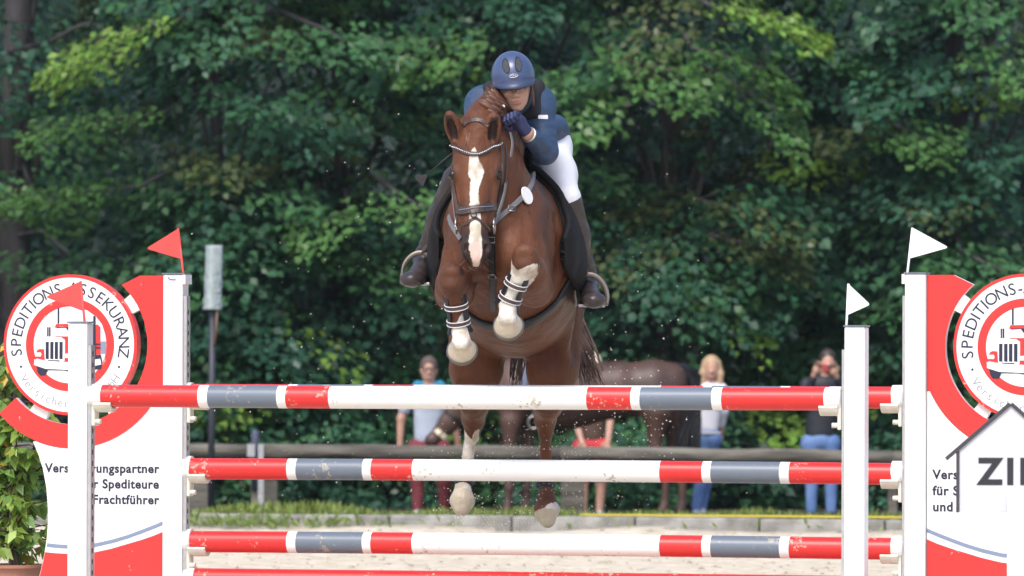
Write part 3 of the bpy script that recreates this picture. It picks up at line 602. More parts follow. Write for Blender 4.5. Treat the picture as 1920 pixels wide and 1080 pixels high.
# ================================================================ ORGANIC BODIES: signed distance shapes -> one continuous mesh
def V3(p): return np.array((p[0], p[1], p[2]), dtype=np.float64)
class SDF:
    def __init__(s): s.p = []
    def cone(s, a, b, ra, rb, k=0.03, flat=None, op='u'):
        a, b = V3(a), V3(b); r = max(ra, rb)
        if flat:
            ax = unit(np.array(flat[0], float)); sc = flat[1]
        ba = b - a; l2 = float(ba @ ba) + 1e-12
        def f(X, Y, Z):
            x, y, z = X - a[0], Y - a[1], Z - a[2]
            t = np.clip((x*ba[0] + y*ba[1] + z*ba[2]) / l2, 0, 1)
            x, y, z = x - t*ba[0], y - t*ba[1], z - t*ba[2]
            if flat:
                d = (x*ax[0] + y*ax[1] + z*ax[2]) * (1/sc - 1); x, y, z = x + d*ax[0], y + d*ax[1], z + d*ax[2]
            return (np.sqrt(x*x + y*y + z*z) - (ra + (rb-ra)*t)) * (min(1, sc) if flat else 1)
        g = r * (max(1, flat[1]) if flat else 1)
        s.p.append((f, np.minimum(a, b) - g, np.maximum(a, b) + g, k, op)); return s
    def chain(s, pts, rads, k=0.02, flat=None):
        for i in range(len(pts) - 1): s.cone(pts[i], pts[i+1], rads[i], rads[i+1], k, flat)
        return s
    def ell(s, c, r, k=0.03, B=None, op='u'):
        """ellipsoid; B = 3 unit axes (rows)"""
        c = V3(c); r = np.array(r, float); B = np.eye(3) if B is None else np.array(B, float)
        def f(X, Y, Z):
            x, y, z = X - c[0], Y - c[1], Z - c[2]
            u = [(x*B[i, 0] + y*B[i, 1] + z*B[i, 2]) for i in range(3)]
            k0 = np.sqrt(sum((u[i]/r[i])**2 for i in range(3))); k1 = np.sqrt(sum((u[i]/r[i]**2)**2 for i in range(3)))
            return k0*(k0 - 1)/(k1 + 1e-9)
        e = np.sqrt(((B * r[:, None])**2).sum(0)); s.p.append((f, c - e, c + e, k, op)); return s
    def mesh(s, name, h):
        adds = [q for q in s.p if q[4] == 'u']
        lo = np.min([q[1] for q in adds], 0) - 0.03 - 2*h; hi = np.max([q[2] for q in adds], 0) + 0.03 + 2*h
        n = np.ceil((hi - lo)/h).astype(int) + 1; ax = [lo[i] + h*np.arange(n[i]) for i in range(3)]
        F = np.full(tuple(n), 0.15, np.float32)
        for f, a, b, k, op in s.p:
            m = k + 3*h + 0.01; i0 = np.clip(np.floor((a - m - lo)/h).astype(int), 0, n - 1); i1 = np.clip(np.ceil((b + m - lo)/h).astype(int) + 1, 1, n)
            if np.any(i1 <= i0): continue
            sl = tuple(slice(i0[i], i1[i]) for i in range(3))
            d = f(ax[0][sl[0]][:, None, None], ax[1][sl[1]][None, :, None], ax[2][sl[2]][None, None, :]).astype(np.float32)
            g = F[sl]
            if op == 'u':
                w = np.clip(0.5 + 0.5*(d - g)/k, 0, 1); F[sl] = d*(1-w) + g*w - k*w*(1-w)
            else:
                d = -d; w = np.clip(0.5 - 0.5*(d - g)/k, 0, 1); F[sl] = d*(1-w) + g*w + k*w*(1-w)
        return surface_nets(name, F, lo, h)
def surface_nets(name, F, lo, h):
    S = F < 0; nx, ny, nz = F.shape
    c = [S[dx:nx-1+dx, dy:ny-1+dy, dz:nz-1+dz] for dx in (0, 1) for dy in (0, 1) for dz in (0, 1)]
    cnt = sum(q.astype(np.uint8) for q in c); act = (cnt > 0) & (cnt < 8)
    I = np.argwhere(act); idx = np.full(act.shape, -1, np.int32); idx[act] = np.arange(len(I))
    vals = np.stack([F[I[:, 0]+dx, I[:, 1]+dy, I[:, 2]+dz] for dx in (0, 1) for dy in (0, 1) for dz in (0, 1)], 1)
    cor = np.array([(dx, dy, dz) for dx in (0, 1) for dy in (0, 1) for dz in (0, 1)], float)
    acc = np.zeros((len(I), 3)); w = np.zeros(len(I))
    for a in range(8):
        for b in range(a+1, 8):
            if np.abs(cor[a] - cor[b]).sum() != 1: continue
            fa, fb = vals[:, a], vals[:, b]; m = (fa < 0) != (fb < 0); t = np.where(m, fa/(fa - fb + 1e-12), 0)
            acc += np.where(m[:, None], cor[a] + t[:, None]*(cor[b] - cor[a]), 0); w += m
    P = lo + (I + acc/w[:, None])*h
    quads = []
    for axis in range(3):
        o = [1, 1, 1]; o[axis] = 0
        sl0 = [slice(1, -1)]*3; sl0[axis] = slice(0, -1); sl1 = [slice(1, -1)]*3; sl1[axis] = slice(1, None)
        a, b = S[tuple(sl0)], S[tuple(sl1)]; e = np.argwhere(a != b); flip = a[tuple(e.T)]
        e = e + np.array(o); u, v = [(1, 2), (2, 0), (0, 1)][axis]; du = np.zeros(3, int); dv = np.zeros(3, int); du[u] = 1; dv[v] = 1
        q = np.stack([idx[tuple((e - du - dv).T)], idx[tuple((e - dv).T)], idx[tuple(e.T)], idx[tuple((e - du).T)]], 1)
        q[~flip] = q[~flip][:, ::-1]; quads.append(q)
    Q = np.concatenate(quads); Q = Q[(Q >= 0).all(1)]
    me = bpy.data.meshes.new(name); n = len(Q); me.vertices.add(len(P)); me.loops.add(n*4); me.polygons.add(n)
    me.vertices.foreach_set('co', P.reshape(-1).astype(np.float32)); me.loops.foreach_set('vertex_index', Q.reshape(-1).astype(np.int32))
    me.polygons.foreach_set('loop_start', np.arange(0, n*4, 4, dtype=np.int32)); me.update(calc_edges=True)
    me.polygons.foreach_set('use_smooth', [True]*n)
    return me
def verts(me):
    a = np.empty(len(me.vertices)*3, np.float32); me.vertices.foreach_get('co', a); return a.reshape(-1, 3).astype(float)
def set_attr(me, name, val):
    at_ = me.attributes.new(name, 'FLOAT', 'POINT'); at_.data.foreach_set('value', np.asarray(val, np.float32))
# ================================================================ THE JUMPING HORSE
PHI = R(5); HO = Vector((-0.038, 30.15, 0)); HF = Vector((-math.sin(PHI), -math.cos(PHI), 0)); HL = Vector((math.cos(PHI), -math.sin(PHI), 0))
HROT = math.atan2(HF.y, HF.x); CL = Vector(((Vector((0, 0, CAMZ)) - HO).dot(HF), (Vector((0, 0, CAMZ)) - HO).dot(HL), CAMZ))
def hray(px, py): d = ray(px, py); return Vector((d.dot(HF), d.dot(HL), d.z))
def H(px, py, X): d = hray(px, py); return CL + d*((X - CL.x)/d.x)     # pixel + forward position -> point in the horse's own frame
def rotp(p):                                                            # body axes for a pitch
    c, s = math.cos(p), math.sin(p); return [(c, 0, s), (0, 1, 0), (-s, 0, c)]
S = SDF(); BP = rotp(R(20)); LAT = (0, 1, 0)
# trunk
S.ell((-0.30, 0, 1.835), (0.80, 0.335, 0.365), 0.05, BP)
S.ell((-0.14, 0, 1.86), (0.46, 0.285, 0.345), 0.06, BP)
S.ell((0.13, -0.01, 1.97), (0.37, 0.225, 0.32), 0.08, BP)
S.cone((-0.12, 0, 2.17), (-0.52, 0, 2.05), 0.10, 0.13, 0.14)
S.ell((-0.98, -0.025, 1.77), (0.44, 0.295, 0.33), 0.12, BP)
for s in (-1, 1):
    S.ell((0.30, s*0.142 - 0.012, 1.96), (0.16, 0.088, 0.25), 0.035, BP)           # shoulder
    S.ell((0.42, s*0.088 - 0.02, 1.88), (0.095, 0.092, 0.125), 0.03)              # breast muscle
    S.cone((-1.04, s*0.165 - 0.03, 1.74), (-0.90, s*0.185 - 0.03, 1.36), 0.235, 0.175, 0.05, (LAT, 0.74))   # thigh
for s in (-1, 1):
    S.cone((-0.80, s*0.30 - 0.03, 1.74), (-0.80, s*0.315 - 0.03, 1.40), 0.030, 0.030, 0.04, None, 's')
    S.cone((-0.60, s*0.26 - 0.02, 1.58), (-0.80, s*0.23 - 0.03, 1.38), 0.045, 0.05, 0.035)              # flank fold
# neck
S.cone((0.10, 0.0, 2.04), (0.32, -0.02, 2.26), 0.225, 0.18, 0.07, (LAT, 0.66))
S.cone((0.32, -0.02, 2.26), (0.47, -0.07, 2.39), 0.185, 0.125, 0.07, (LAT, 0.72))
S.chain([(-0.22, 0, 2.24), (0.02, 0.01, 2.40), (0.24, 0.005, 2.525), (0.40, -0.04, 2.545), (0.50, -0.08, 2.50)], [0.07, 0.062, 0.055, 0.052, 0.05], 0.09)
# head frame: t down the face, w to the horse's left, n out of the face
P0 = V3(H(891, 236, 0.55)); P1 = V3(H(893, 491, 0.76)); HLEN = float(np.linalg.norm(P1 - P0)); ht = (P1 - P0)/HLEN
hw_ = np.array((-0.13, 0.99, 0.0)); hw_ = unit(hw_ - ht*(hw_ @ ht)); hn = np.cross(ht, hw_)
if hn[0] < 0: hn = -hn
HB = [ht, hw_, hn]
def HD(t, w, n): return P0 + ht*(t*HLEN/0.66) + hw_*w + hn*n
S.ell(HD(0.09, 0, -0.10), (0.13, 0.092, 0.105), 0.04, HB)
S.ell(HD(0.185, 0, -0.085), (0.14, 0.104, 0.085), 0.05, HB)
S.cone(HD(0.18, 0, -0.085), HD(0.54, 0, -0.064), 0.084, 0.056, 0.03)
S.cone(HD(0.20, 0, -0.05), HD(0.52, 0, -0.042), 0.046, 0.040, 0.03)
S.cone(HD(0.12, 0, -0.19), HD(0.55, 0, -0.115), 0.062, 0.034, 0.05)
for s in (-1, 1):
    S.ell(HD(0.27, s*0.058, -0.165), (0.135, 0.042, 0.095), 0.04, HB)            # jowl
    S.ell(HD(0.205, s*0.094, -0.060), (0.046, 0.026, 0.038), 0.022, HB)          # brow over the eye
    S.cone(HD(0.25, s*0.090, -0.085), HD(0.44, s*0.068, -0.078), 0.024, 0.018, 0.018)   # facial crest
    S.ell(HD(0.578, s*0.043, -0.038), (0.046, 0.026, 0.036), 0.012, HB)           # nostril wing
S.ell(HD(0.565, 0, -0.060), (0.075, 0.056, 0.056), 0.03, HB)
S.ell(HD(0.625, 0, -0.055), (0.038, 0.046, 0.040), 0.02, HB)
S.ell(HD(0.605, 0, -0.110), (0.042, 0.038, 0.030), 0.02, HB)
for s in (-1, 1):
    S.ell(HD(0.592, s*0.047, -0.006), (0.024, 0.011, 0.020), 0.006, HB, 's')     # nostril
    S.ell(HD(0.222, s*0.116, -0.052), (0.020, 0.014, 0.016), 0.012, HB, 's')     # eye socket
S.ell(HD(0.655, 0, -0.088), (0.012, 0.05, 0.006), 0.008, HB, 's')                # mouth line
# ears
EARS = []
for (bx, by, tx, ty, sg) in ((857, 262, 842, 211, -1), (920, 264, 926, 214, 1)):
    a = V3(H(bx, by, 0.53)); b = V3(H(tx, ty, 0.60)); ea = unit(b - a); ef = unit(np.array((0.95, sg*0.25, 0.1)) - ea*(np.array((0.95, sg*0.25, 0.1)) @ ea)); es = np.cross(ea, ef); L = float(np.linalg.norm(b - a))
    S.ell(a + ea*L*0.50, (L*0.56, 0.042, 0.032), 0.02, [ea, es, ef]); S.cone(a - ea*0.03, a + ea*L*0.4, 0.030, 0.034, 0.02)
    S.cone(a + ea*L*0.55, a + ea*L*1.0, 0.022, 0.006, 0.015)
    S.ell(a + ea*L*0.46 + ef*0.028, (L*0.40, 0.022, 0.024), 0.006, [ea, es, ef], 's'); EARS.append((a, ea, es, ef, L))
# forelegs: elbow, knee, fetlock, pastern, hoof (picture left = horse's right)
LEGS = {}
def foreleg(key, elbow, knee, fet, cor, toe, s):
    e, k, f, c, t = (V3(q) for q in (elbow, knee, fet, cor, toe)); LEGS[key] = (k, f, c, t)
    sh = np.array((0.36, s*0.150 - 0.012, 1.90)); S.cone(sh, e, 0.092, 0.090, 0.016); S.cone(e, e + (k-e)*0.5, 0.092, 0.086, 0.012); S.cone(e + (k-e)*0.45, k, 0.080, 0.058, 0.02); S.ell(e + (k-e)*0.30 + np.array((0.02, s*0.030, 0.03)), (0.13, 0.045, 0.075), 0.015); S.ell(e + (k-e)*0.35 + np.array((0.0, -s*0.045, -0.01)), (0.11, 0.035, 0.065), 0.015)
    S.ell(k, (0.060, 0.062, 0.074), 0.02); S.ell(k + np.array((0.03, 0, 0.035)), (0.038, 0.050, 0.035), 0.012); S.ell(k + np.array((0.035, 0, -0.025)), (0.034, 0.044, 0.030), 0.012); d = unit(f - k); S.cone(k + d*0.05, k + d*0.13, 0.048, 0.036, 0.03)
    S.cone(k + d*0.10, f, 0.033, 0.031, 0.02); S.cone(k + d*0.10 - np.array((0.035, 0, 0)), f - np.array((0.028, 0, 0)), 0.020, 0.024, 0.03)
    S.ell(f, (0.042, 0.043, 0.046), 0.02); S.cone(f, c, 0.035, 0.040, 0.02)
    hoof(c, t)
def hoof(c, t):
    A, Bc = hoof_ab(c); S.cone(A, Bc, 0.044, 0.067, 0.012); S.ell(Bc + HSN*0.078, (0.12, 0.12, 0.062), 0.006, frame_of(HSN), 's')
HSN = unit(np.array((-0.90, 0.0, -0.43)))                                        # the folded hoof's sole faces back and down
def hoof_ab(c): A = c + np.array((0.014, 0, -0.020)); return A, A + HSN*0.050 + np.array((0, 0, -0.012))
def frame_of(d):
    d = unit(np.array(d, float)); a = np.cross(d, (0.2, 1, 0.1)); a = unit(a); return [a, np.cross(d, a), d]
foreleg('fl', H(1000, 540, 0.36), H(986, 486, 0.69), H(953, 568, 0.62), H(952, 588, 0.645), H(952, 618, 0.62), 1)
foreleg('fr', H(852, 548, 0.36), H(849, 524, 0.67), H(861, 612, 0.60), H(865, 634, 0.625), H(866, 664, 0.60), -1)
def hindleg(key, s, hock, fet, cor, toe):
    st = np.array((-0.90, s*0.185 - 0.03, 1.34)); h, f, c, t = (V3(q) for q in (hock, fet, cor, toe)); LEGS[key] = (h, f, c, t)
    S.cone(st, st + (h-st)*0.65, 0.13, 0.075, 0.04, (LAT, 0.85)); S.cone(st + (h-st)*0.6, h, 0.078, 0.052, 0.04)
    S.ell(h, (0.060, 0.050, 0.062), 0.03); S.cone(h + np.array((-0.06, 0, 0.03)), h + np.array((-0.02, 0, -0.08)), 0.024, 0.028, 0.03)
    S.cone(h, f, 0.031, 0.027, 0.03); S.ell(f, (0.040, 0.038, 0.042), 0.02); S.cone(f, c, 0.033, 0.036, 0.02)
    m_ = c + (t-c)*0.50; S.cone(c, m_, 0.040, 0.060, 0.010); S.cone(m_, c + (t-c)*0.80, 0.060, 0.040, 0.012)
hindleg('hr', -1, H(888, 786, -1.30), H(871, 893, -1.42), H(868, 914, -1.41), H(866, 962, -1.36))
hindleg('hl', 1, H(1023, 784, -1.30), H(1023, 899, -1.42), H(1024, 927, -1.41), H(1028, 986, -1.36))
S.cone((0.53, -0.022, 2.00), (0.47, -0.022, 1.72), 0.034, 0.030, 0.030, None, 's')                 # chest groove
for s in (-1, 1):
    S.cone((0.47, s*0.155 - 0.012, 2.06), (0.50, s*0.185 - 0.012, 1.86), 0.026, 0.030, 0.025, None, 's')  # crease before the shoulder
    S.cone((0.16, s*0.275, 2.05), (0.10, s*0.290, 1.72), 0.030, 0.034, 0.035, None, 's')                # behind the shoulder
hme = S.mesh('body', 0.0085); HV = verts(hme)
def wob(v, sc, ph): return np.sin(v[:, 0]*sc + 2.1*np.sin(v[:, 1]*sc*0.7 + ph)) * np.sin(v[:, 1]*sc*1.1 + 1.7*np.sin(v[:, 2]*sc*0.8 + ph)) * np.sin(v[:, 2]*sc*0.9 + 1.3*np.sin(v[:, 0]*sc + ph))
hn0 = np.empty(len(HV)*3, np.float32); hme.vertices.foreach_get('normal', hn0); hn0 = hn0.reshape(-1, 3); amp = np.where(HV[:, 0] > 0.42, 0.0018, 0.0075)
HV = HV + hn0*((wob(HV, 13, 0.3) + 0.35*wob(HV, 31, 1.1))*amp)[:, None]; hme.vertices.foreach_set('co', HV.reshape(-1).astype(np.float32)); hme.update()
# markings, as signed fields (metres inside the mark); the coat shader thresholds them with a little noise
rel = HV - P0; ft = (rel @ ht)*0.66/HLEN; fw = rel @ hw_; fn = rel @ hn
bt = np.array([0.09, 0.115, 0.14, 0.165, 0.19, 0.215, 0.24, 0.265, 0.29, 0.33, 0.37, 0.42, 0.47, 0.52, 0.56, 0.60, 0.635, 0.67]); bh = np.array([-.02, .004, .018, .019, .028, .036, .034, .024, .022, .020, .022, .026, .024, .026, .030, .030, .022, .01]); bc = np.array([-.004, -.006, -.008, -.008, -.004, .004, .000, .002, -.004, -.008, -.006, -.003, -.003, -.003, -.002, 0, 0, 0])
blaze = np.interp(ft, bt, bh) - np.abs(fw - np.interp(ft, bt, bc)); headm = (fn > -0.085) & (ft > 0.05) & (ft < 0.70) & (np.abs(fw) < np.where(ft > 0.45, 0.075, 0.14)) & (fn < 0.06)
white = np.where(headm, blaze, -0.2)
def along(key, i): a, b = LEGS[key][i], LEGS[key][i+1]; return (HV - a) @ unit(b - a), np.linalg.norm(HV - (a + np.clip(((HV - a) @ (b - a))/((b-a) @ (b-a)), 0, 1)[:, None]*(b - a)), axis=1)
for key, i, st, rad in (('fl', 0, 0.015, 0.085), ('fr', 1, -0.01, 0.085), ('hr', 0, 0.06, 0.085), ('hl', 2, 0.085, 0.085)):
    for j in range(i, 3):
        d, r = along(key, j); lim = st if j == i else -0.02; fld = np.minimum(d - lim + (0.03*np.sin(np.arctan2(HV[:, 1]-LEGS[key][j][1], HV[:, 0]-LEGS[key][j][0])*2) if j == i else 0), rad - r); white = np.maximum(white, np.where(r < rad, fld, -0.2))
hoofm = np.full(len(HV), -0.2)
for key, lim in (('fl', 0.03), ('fr', 0.03), ('hr', 0.02), ('hl', 0.09)): d, r = along(key, 2); hoofm = np.maximum(hoofm, np.where(r < 0.10, d - lim, -0.2))
white = np.where(hoofm > -0.03, np.maximum(white, np.where(np.abs(HV[:, 2] - 1.45) < 0.4, hoofm + 0.03, -0.2)), white)
pink = np.where(headm, np.minimum(blaze - 0.004, ft - 0.565), -0.2)
dark = np.where(headm & (ft > 0.46), np.clip((ft - 0.44)/0.09, 0, 1) * np.clip((np.abs(fw) - 0.014)/0.016, 0, 1)*0.9, 0)
for s in (-1, 1): dark = np.maximum(dark, 0.75*np.exp(-((ft - 0.215)/0.035)**2 - ((fw - s*0.108)/0.022)**2) * (fn > -0.12))
for (a, ea, es, ef, L) in EARS:
    r = HV - a; u = (r @ ea)/L; dark = np.maximum(dark, np.where((u > 0.1) & (u < 0.95) & (np.abs(r @ es) < 0.021) & ((r @ ef) > -0.02) & ((r @ ef) < 0.035), 0.9, 0))
for key in ('fl', 'fr'): dark = np.maximum(dark, 0.35*np.exp(-(np.linalg.norm(HV - LEGS[key][0], axis=1)/0.085)**2))
for nm, v in (('white', white), ('hoof', hoofm), ('pink', pink), ('dark', dark)): set_attr(hme, nm, v)
def coat(name, c1, c2, dk=(0.022, 0.016, 0.016)):
    m = mat(name, c1, 0.50, col2=c2, vscale=4.5, bump=0.25, bscale=38, spec=0.22, detail=9); n = m.node_tree.nodes; L = m.node_tree.links; b = n['Principled BSDF']
    src = b.inputs['Base Color'].links[0].from_socket
    nz = n.new('ShaderNodeTexNoise'); nz.inputs['Scale'].default_value = 45; nz.inputs['Detail'].default_value = 3; tc = n.new('ShaderNodeTexCoord'); L.new(tc.outputs['Object'], nz.inputs['Vector'])
    def thr(attr, wob, wid):
        a = n.new('ShaderNodeAttribute'); a.attribute_name = attr; m1 = n.new('ShaderNodeMath'); m1.operation = 'MULTIPLY_ADD'; L.new(nz.outputs['Fac'], m1.inputs[0]); m1.inputs[1].default_value = wob; L.new(a.outputs['Fac'], m1.inputs[2])
        mr = n.new('ShaderNodeMapRange'); mr.inputs['From Min'].default_value = wob*0.5 - wid; mr.inputs['From Max'].default_value = wob*0.5 + wid; L.new(m1.outputs[0], mr.inputs[0]); return mr.outputs[0]
    def over(src, fac, col):
        mx = n.new('ShaderNodeMix'); mx.data_type = 'RGBA'; L.new(fac, mx.inputs['Factor']); L.new(src, mx.inputs['A']); 
        if isinstance(col, tuple): mx.inputs['B'].default_value = (*col, 1)
        else: L.new(col, mx.inputs['B'])
        return mx.outputs['Result']
    dn = n.new('ShaderNodeTexNoise'); dn.inputs['Scale'].default_value = 16; dn.inputs['Detail'].default_value = 6; L.new(tc.outputs['Object'], dn.inputs['Vector']); dr = n.new('ShaderNodeValToRGB'); dr.color_ramp.elements[0].position = 0.38; dr.color_ramp.elements[1].position = 0.60; dr.color_ramp.elements[0].color = (0.44, 0.38, 0.30, 1); dr.color_ramp.elements[1].color = (0.72, 0.69, 0.63, 1); L.new(dn.outputs['Fac'], dr.inputs[0]); dirtywhite = dr.outputs[0]
    # two more layers of relief: long muscle strands and the lie of the hair
    prev = b.inputs['Normal'].links[0].from_node
    for (sc, st_, dist, stg) in ((11, (1, 1, 0.45), 0.035, 0.45), (150, (1, 1, 0.16), 0.004, 0.5)):
        mp = n.new('ShaderNodeMapping'); mp.inputs['Scale'].default_value = st_; L.new(tc.outputs['Object'], mp.inputs[0]); nq = n.new('ShaderNodeTexNoise'); nq.inputs['Scale'].default_value = sc; nq.inputs['Detail'].default_value = 3; L.new(mp.outputs[0], nq.inputs['Vector'])
        bq_ = n.new('ShaderNodeBump'); bq_.inputs['Strength'].default_value = stg; bq_.inputs['Distance'].default_value = dist; L.new(nq.outputs['Fac'], bq_.inputs['Height']); L.new(prev.outputs[0], bq_.inputs['Normal']); prev = bq_
    L.new(prev.outputs[0], b.inputs['Normal'])
    ad = n.new('ShaderNodeAttribute'); ad.attribute_name = 'dark'
    src = over(src, ad.outputs['Fac'], dk); src = over(src, thr('white', 0.018, 0.0025), dirtywhite); src = over(src, thr('pink', 0.02, 0.006), (0.60, 0.43, 0.38)); src = over(src, thr('hoof', 0.012, 0.003), (0.52, 0.455, 0.35))
    L.new(src, b.inputs['Base Color']); return m
horse = empty('horse', HO, HROT, 'chestnut horse with white blaze jumping over the striped poles', 'horse')
HC = coat('chestnut coat', (0.082, 0.0300, 0.0150), (0.155, 0.060, 0.0300))
hb = link('body', hme, HC, horse)
HBVH = BVHTree.FromPolygons([tuple(v) for v in HV], [tuple(p.vertices) for p in hme.polygons])
MEYE = mat('dark eye', (0.008, 0.006, 0.005), 0.22)
def ball(c, r, name, m, parent, n=12, sc=(1, 1, 1)):
    bm = bmesh.new(); bmesh.ops.create_uvsphere(bm, u_segments=n*2, v_segments=n, radius=r); mb = MB()
    for v in bm.verts: v.co = Vector((c[0] + v.co.x*sc[0], c[1] + v.co.y*sc[1], c[2] + v.co.z*sc[2]))
    mb.bm(bm, 0, True); return mb.build(name, m, parent)
for s in (-1, 1): ball(HD(0.221, s*0.101, -0.051), 0.023, 'eye', MEYE, horse)
# horseshoes on the fore hooves
for key in ('fl', 'fr'):
    k, f, c, t = LEGS[key]; d = HSN; ctr = hoof_ab(c)[1] + d*0.010; pts = []
    fwd = unit(np.array((0, 0, -1.0)) - d*(np.array((0, 0, -1.0)) @ d)); sd_ = np.cross(d, fwd)
    for i in range(25): q = R(-140 + 280*i/24); pts.append(Vector(ctr + fwd*math.cos(q)*0.066 + sd_*math.sin(q)*0.064))
    MB().tube(pts, 0.0105, 6, flat=(1, 1)).build('horseshoe', mat('dull shoe iron', (0.13, 0.125, 0.12), 0.55, 0.4), horse)
# hair: strands as tapering tubes joined in one part
def hair(name, roots, m, parent, r=0.006, n=5):
    mb = MB()
    for pts in roots:
        N = len(pts); mb.tube([Vector(p) for p in pts], [r*(1 - 0.85*i/(N-1)) for i in range(N)], n, cap=False)
    return mb.build(name, m, parent)
MHAIR = mat('chestnut hair', (0.075, 0.028, 0.016), 0.5, col2=(0.16, 0.072, 0.042), vscale=9)
rr = random.Random(3); st = []
for i in range(150):                                                    # tail flying out to the picture right and hanging between the hind legs
    a = Vector((-1.38, rr.uniform(-0.03, 0.03), 1.83)); w = rr.random(); e = H(1090 + 45*rr.random(), 690 + 40*rr.random(), -1.55) if w < 0.66 else H(955 + 25*rr.random(), 690 + 45*rr.random(), -1.5)
    m1 = a + Vector((-0.18, 0.02 if w < .66 else -0.01, -0.02 - 0.05*rr.random())); m2 = a.lerp(e, 0.62) + Vector((-0.14, rr.uniform(-.03, .03), 0.10)); st.append([a, m1, m2, a.lerp(e, 0.86) + Vector((-.05, rr.uniform(-.02, .02), .04)), e])
hair('tail', st, mat('tail hair', (0.05, 0.026, 0.022), 0.55, col2=(0.15, 0.085, 0.062), vscale=12), horse, 0.008)
st = []
for i in range(90):                                                     # forelock
    b = HD(-0.02 + 0.02*rr.random(), rr.uniform(-0.05, 0.045), -0.05); e = HD(0.06 + 0.07*rr.random(), rr.uniform(-0.05, 0.05), 0.012); st.append([b, (b + e)/2 + hn*0.034, e])
for i in range(14): b = HD(-0.01, -0.05 + rr.uniform(-.02, .02), -0.06); e = V3(H(858 + 22*rr.random(), 213 + 16*rr.random(), 0.5)); st.append([b, (b+e)/2 + np.array((0, 0, .015)), e])
hair('forelock', st, mat('forelock hair', (0.10, 0.036, 0.020), 0.5, col2=(0.19, 0.085, 0.05), vscale=20), horse, 0.0055)
mb = MB()                                                               # plaited mane: rolled knots and loose hairs along the crest
for i in range(17):
    t = i/16; x = 0.50 - 0.50*t; loc, nrm, _, _ = HBVH.ray_cast(Vector((x, -0.075*max(0, 1 - t*2.2) + 0.012, 3.2)), Vector((0, 0, -1)))
    if loc is None: continue
    for k in range(3): mb.tube([loc + Vector((0.016*math.cos(2.1*k + j*1.2), 0.004 + 0.013*j + 0.012*math.sin(2.1*k + j*1.2), 0.018 - 0.016*j)) for j in range(6)], [0.010, 0.014, 0.015, 0.013, 0.010, 0.006], 6)
    for k in range(7): a = loc + Vector((rr.uniform(-.02, .02), rr.uniform(-.01, .02), 0)); mb.tube([a, a + Vector((rr.uniform(-.02, .02), rr.uniform(-.01, .02), 0.018)), a + Vector((rr.uniform(-.04, .03), rr.uniform(-.02, .03), 0.028 + 0.02*rr.random()))], [0.003, 0.002, 0.0008], 4, cap=False)
tag(mb.build('plaited_mane', MHAIR, horse), kind='stuff')
st = []
for i in range(16):
    b = HD(0.60 + 0.05*rr.random(), rr.uniform(-0.045, 0.045), -0.07 - 0.05*rr.random()); e = b + hw_*rr.choice((-1, 1))*rr.uniform(0.01, 0.05) + ht*rr.uniform(0.01, 0.05) + hn*rr.uniform(-0.02, 0.03); st.append([b, (b+e)/2 + ht*0.004, e])
tag(hair('whiskers', st, mat('pale whiskers', (0.45, 0.40, 0.36), 0.6), horse, 0.0008, 3), kind='stuff')
# ---------------------------------------------------------------- tack
def trace(pts, off=0.004, step=5, maxd=40.5):
    """photograph polyline laid onto the horse's own surface; returns points and normals in the horse frame"""
    out = []; last = None
    for (a, b) in zip(pts, pts[1:]):
        n = max(1, int(math.hypot(b[0]-a[0], b[1]-a[1])/step))
        for i in range(n + (1 if (a, b) == (pts[-2], pts[-1]) else 0)):
            px, py = a[0] + (b[0]-a[0])*i/n, a[1] + (b[1]-a[1])*i/n; d = hray(px, py).normalized(); loc, nr, _, _ = HBVH.ray_cast(CL, d)
            if loc is None or (last is not None and (loc - last).length > 0.16):
                if last is None: continue
                g = CL + d*((last - CL).dot(d)); loc, nr, _, _ = HBVH.find_nearest(g); loc = g if (g - loc).length < 0.05 and (g-loc).dot(nr) > 0 else loc
            out.append((loc + nr*off, nr)); last = loc
    return out
def ribbon(mb, pn, width, thick, mi=0):
    P = [p for p, _ in pn]; Nn = [n for _, n in pn]; N = len(P)
    P = [(P[max(0, i-1)] + P[i]*2 + P[min(N-1, i+1)])/4 for i in range(N)]; b = len(mb.v)
    for i in range(N):
        t = (P[min(i+1, N-1)] - P[max(i-1, 0)]); n = (Nn[max(0, i-1)] + Nn[i]*2 + Nn[min(N-1, i+1)]).normalized(); s = t.cross(n).normalized()*width/2; u = n*thick/2
        mb.v += [tuple(P[i] - s - u), tuple(P[i] + s - u), tuple(P[i] + s*0.85 + u), tuple(P[i] - s*0.85 + u)]
    for i in range(N - 1):
        for k in range(4): mb.f.append((b+4*i+k, b+4*i+(k+1) % 4, b+4*i+4+(k+1) % 4, b+4*i+4+k)); mb.m.append(mi); mb.sm.append(False)
    for q in ((b+3, b+2, b+1, b), (b+4*N-4, b+4*N-3, b+4*N-2, b+4*N-1)): mb.f.append(q); mb.m.append(mi); mb.sm.append(False)
def strap(name, pts, width, m, parent, thick=0.006, off=0.004): mb = MB(); ribbon(mb, trace(pts, off), width, thick); return mb.build(name, m, parent)
def free_strap(name, pts, width, m, parent, nrm=(1, 0.2, 0.1), thick=0.004):
    P = [Vector(p) for p in pts]; Q = []
    for a, b in zip(P, P[1:]): Q += [a.lerp(b, k/4) for k in range(4)]
    Q.append(P[-1]); mb = MB(); ribbon(mb, [(p, Vector(nrm).normalized()) for p in Q], width, thick); return mb.build(name, m, parent)
bridle = empty('bridle', HO, HROT, 'dark brown leather bridle with beaded browband on the jumping horse', 'bridle'); BL = MT['brown_leather']
bb = strap('browband', [(846, 270), (856, 277), (870, 284), (884, 289), (898, 289), (910, 283), (922, 275), (938, 269)], 0.022, BL, bridle, 0.010, 0.006)
pn = trace([(848, 271), (856, 277), (870, 284), (884, 289), (898, 289), (910, 283), (922, 275), (937, 269)], 0.0125, 3); mb = MB()
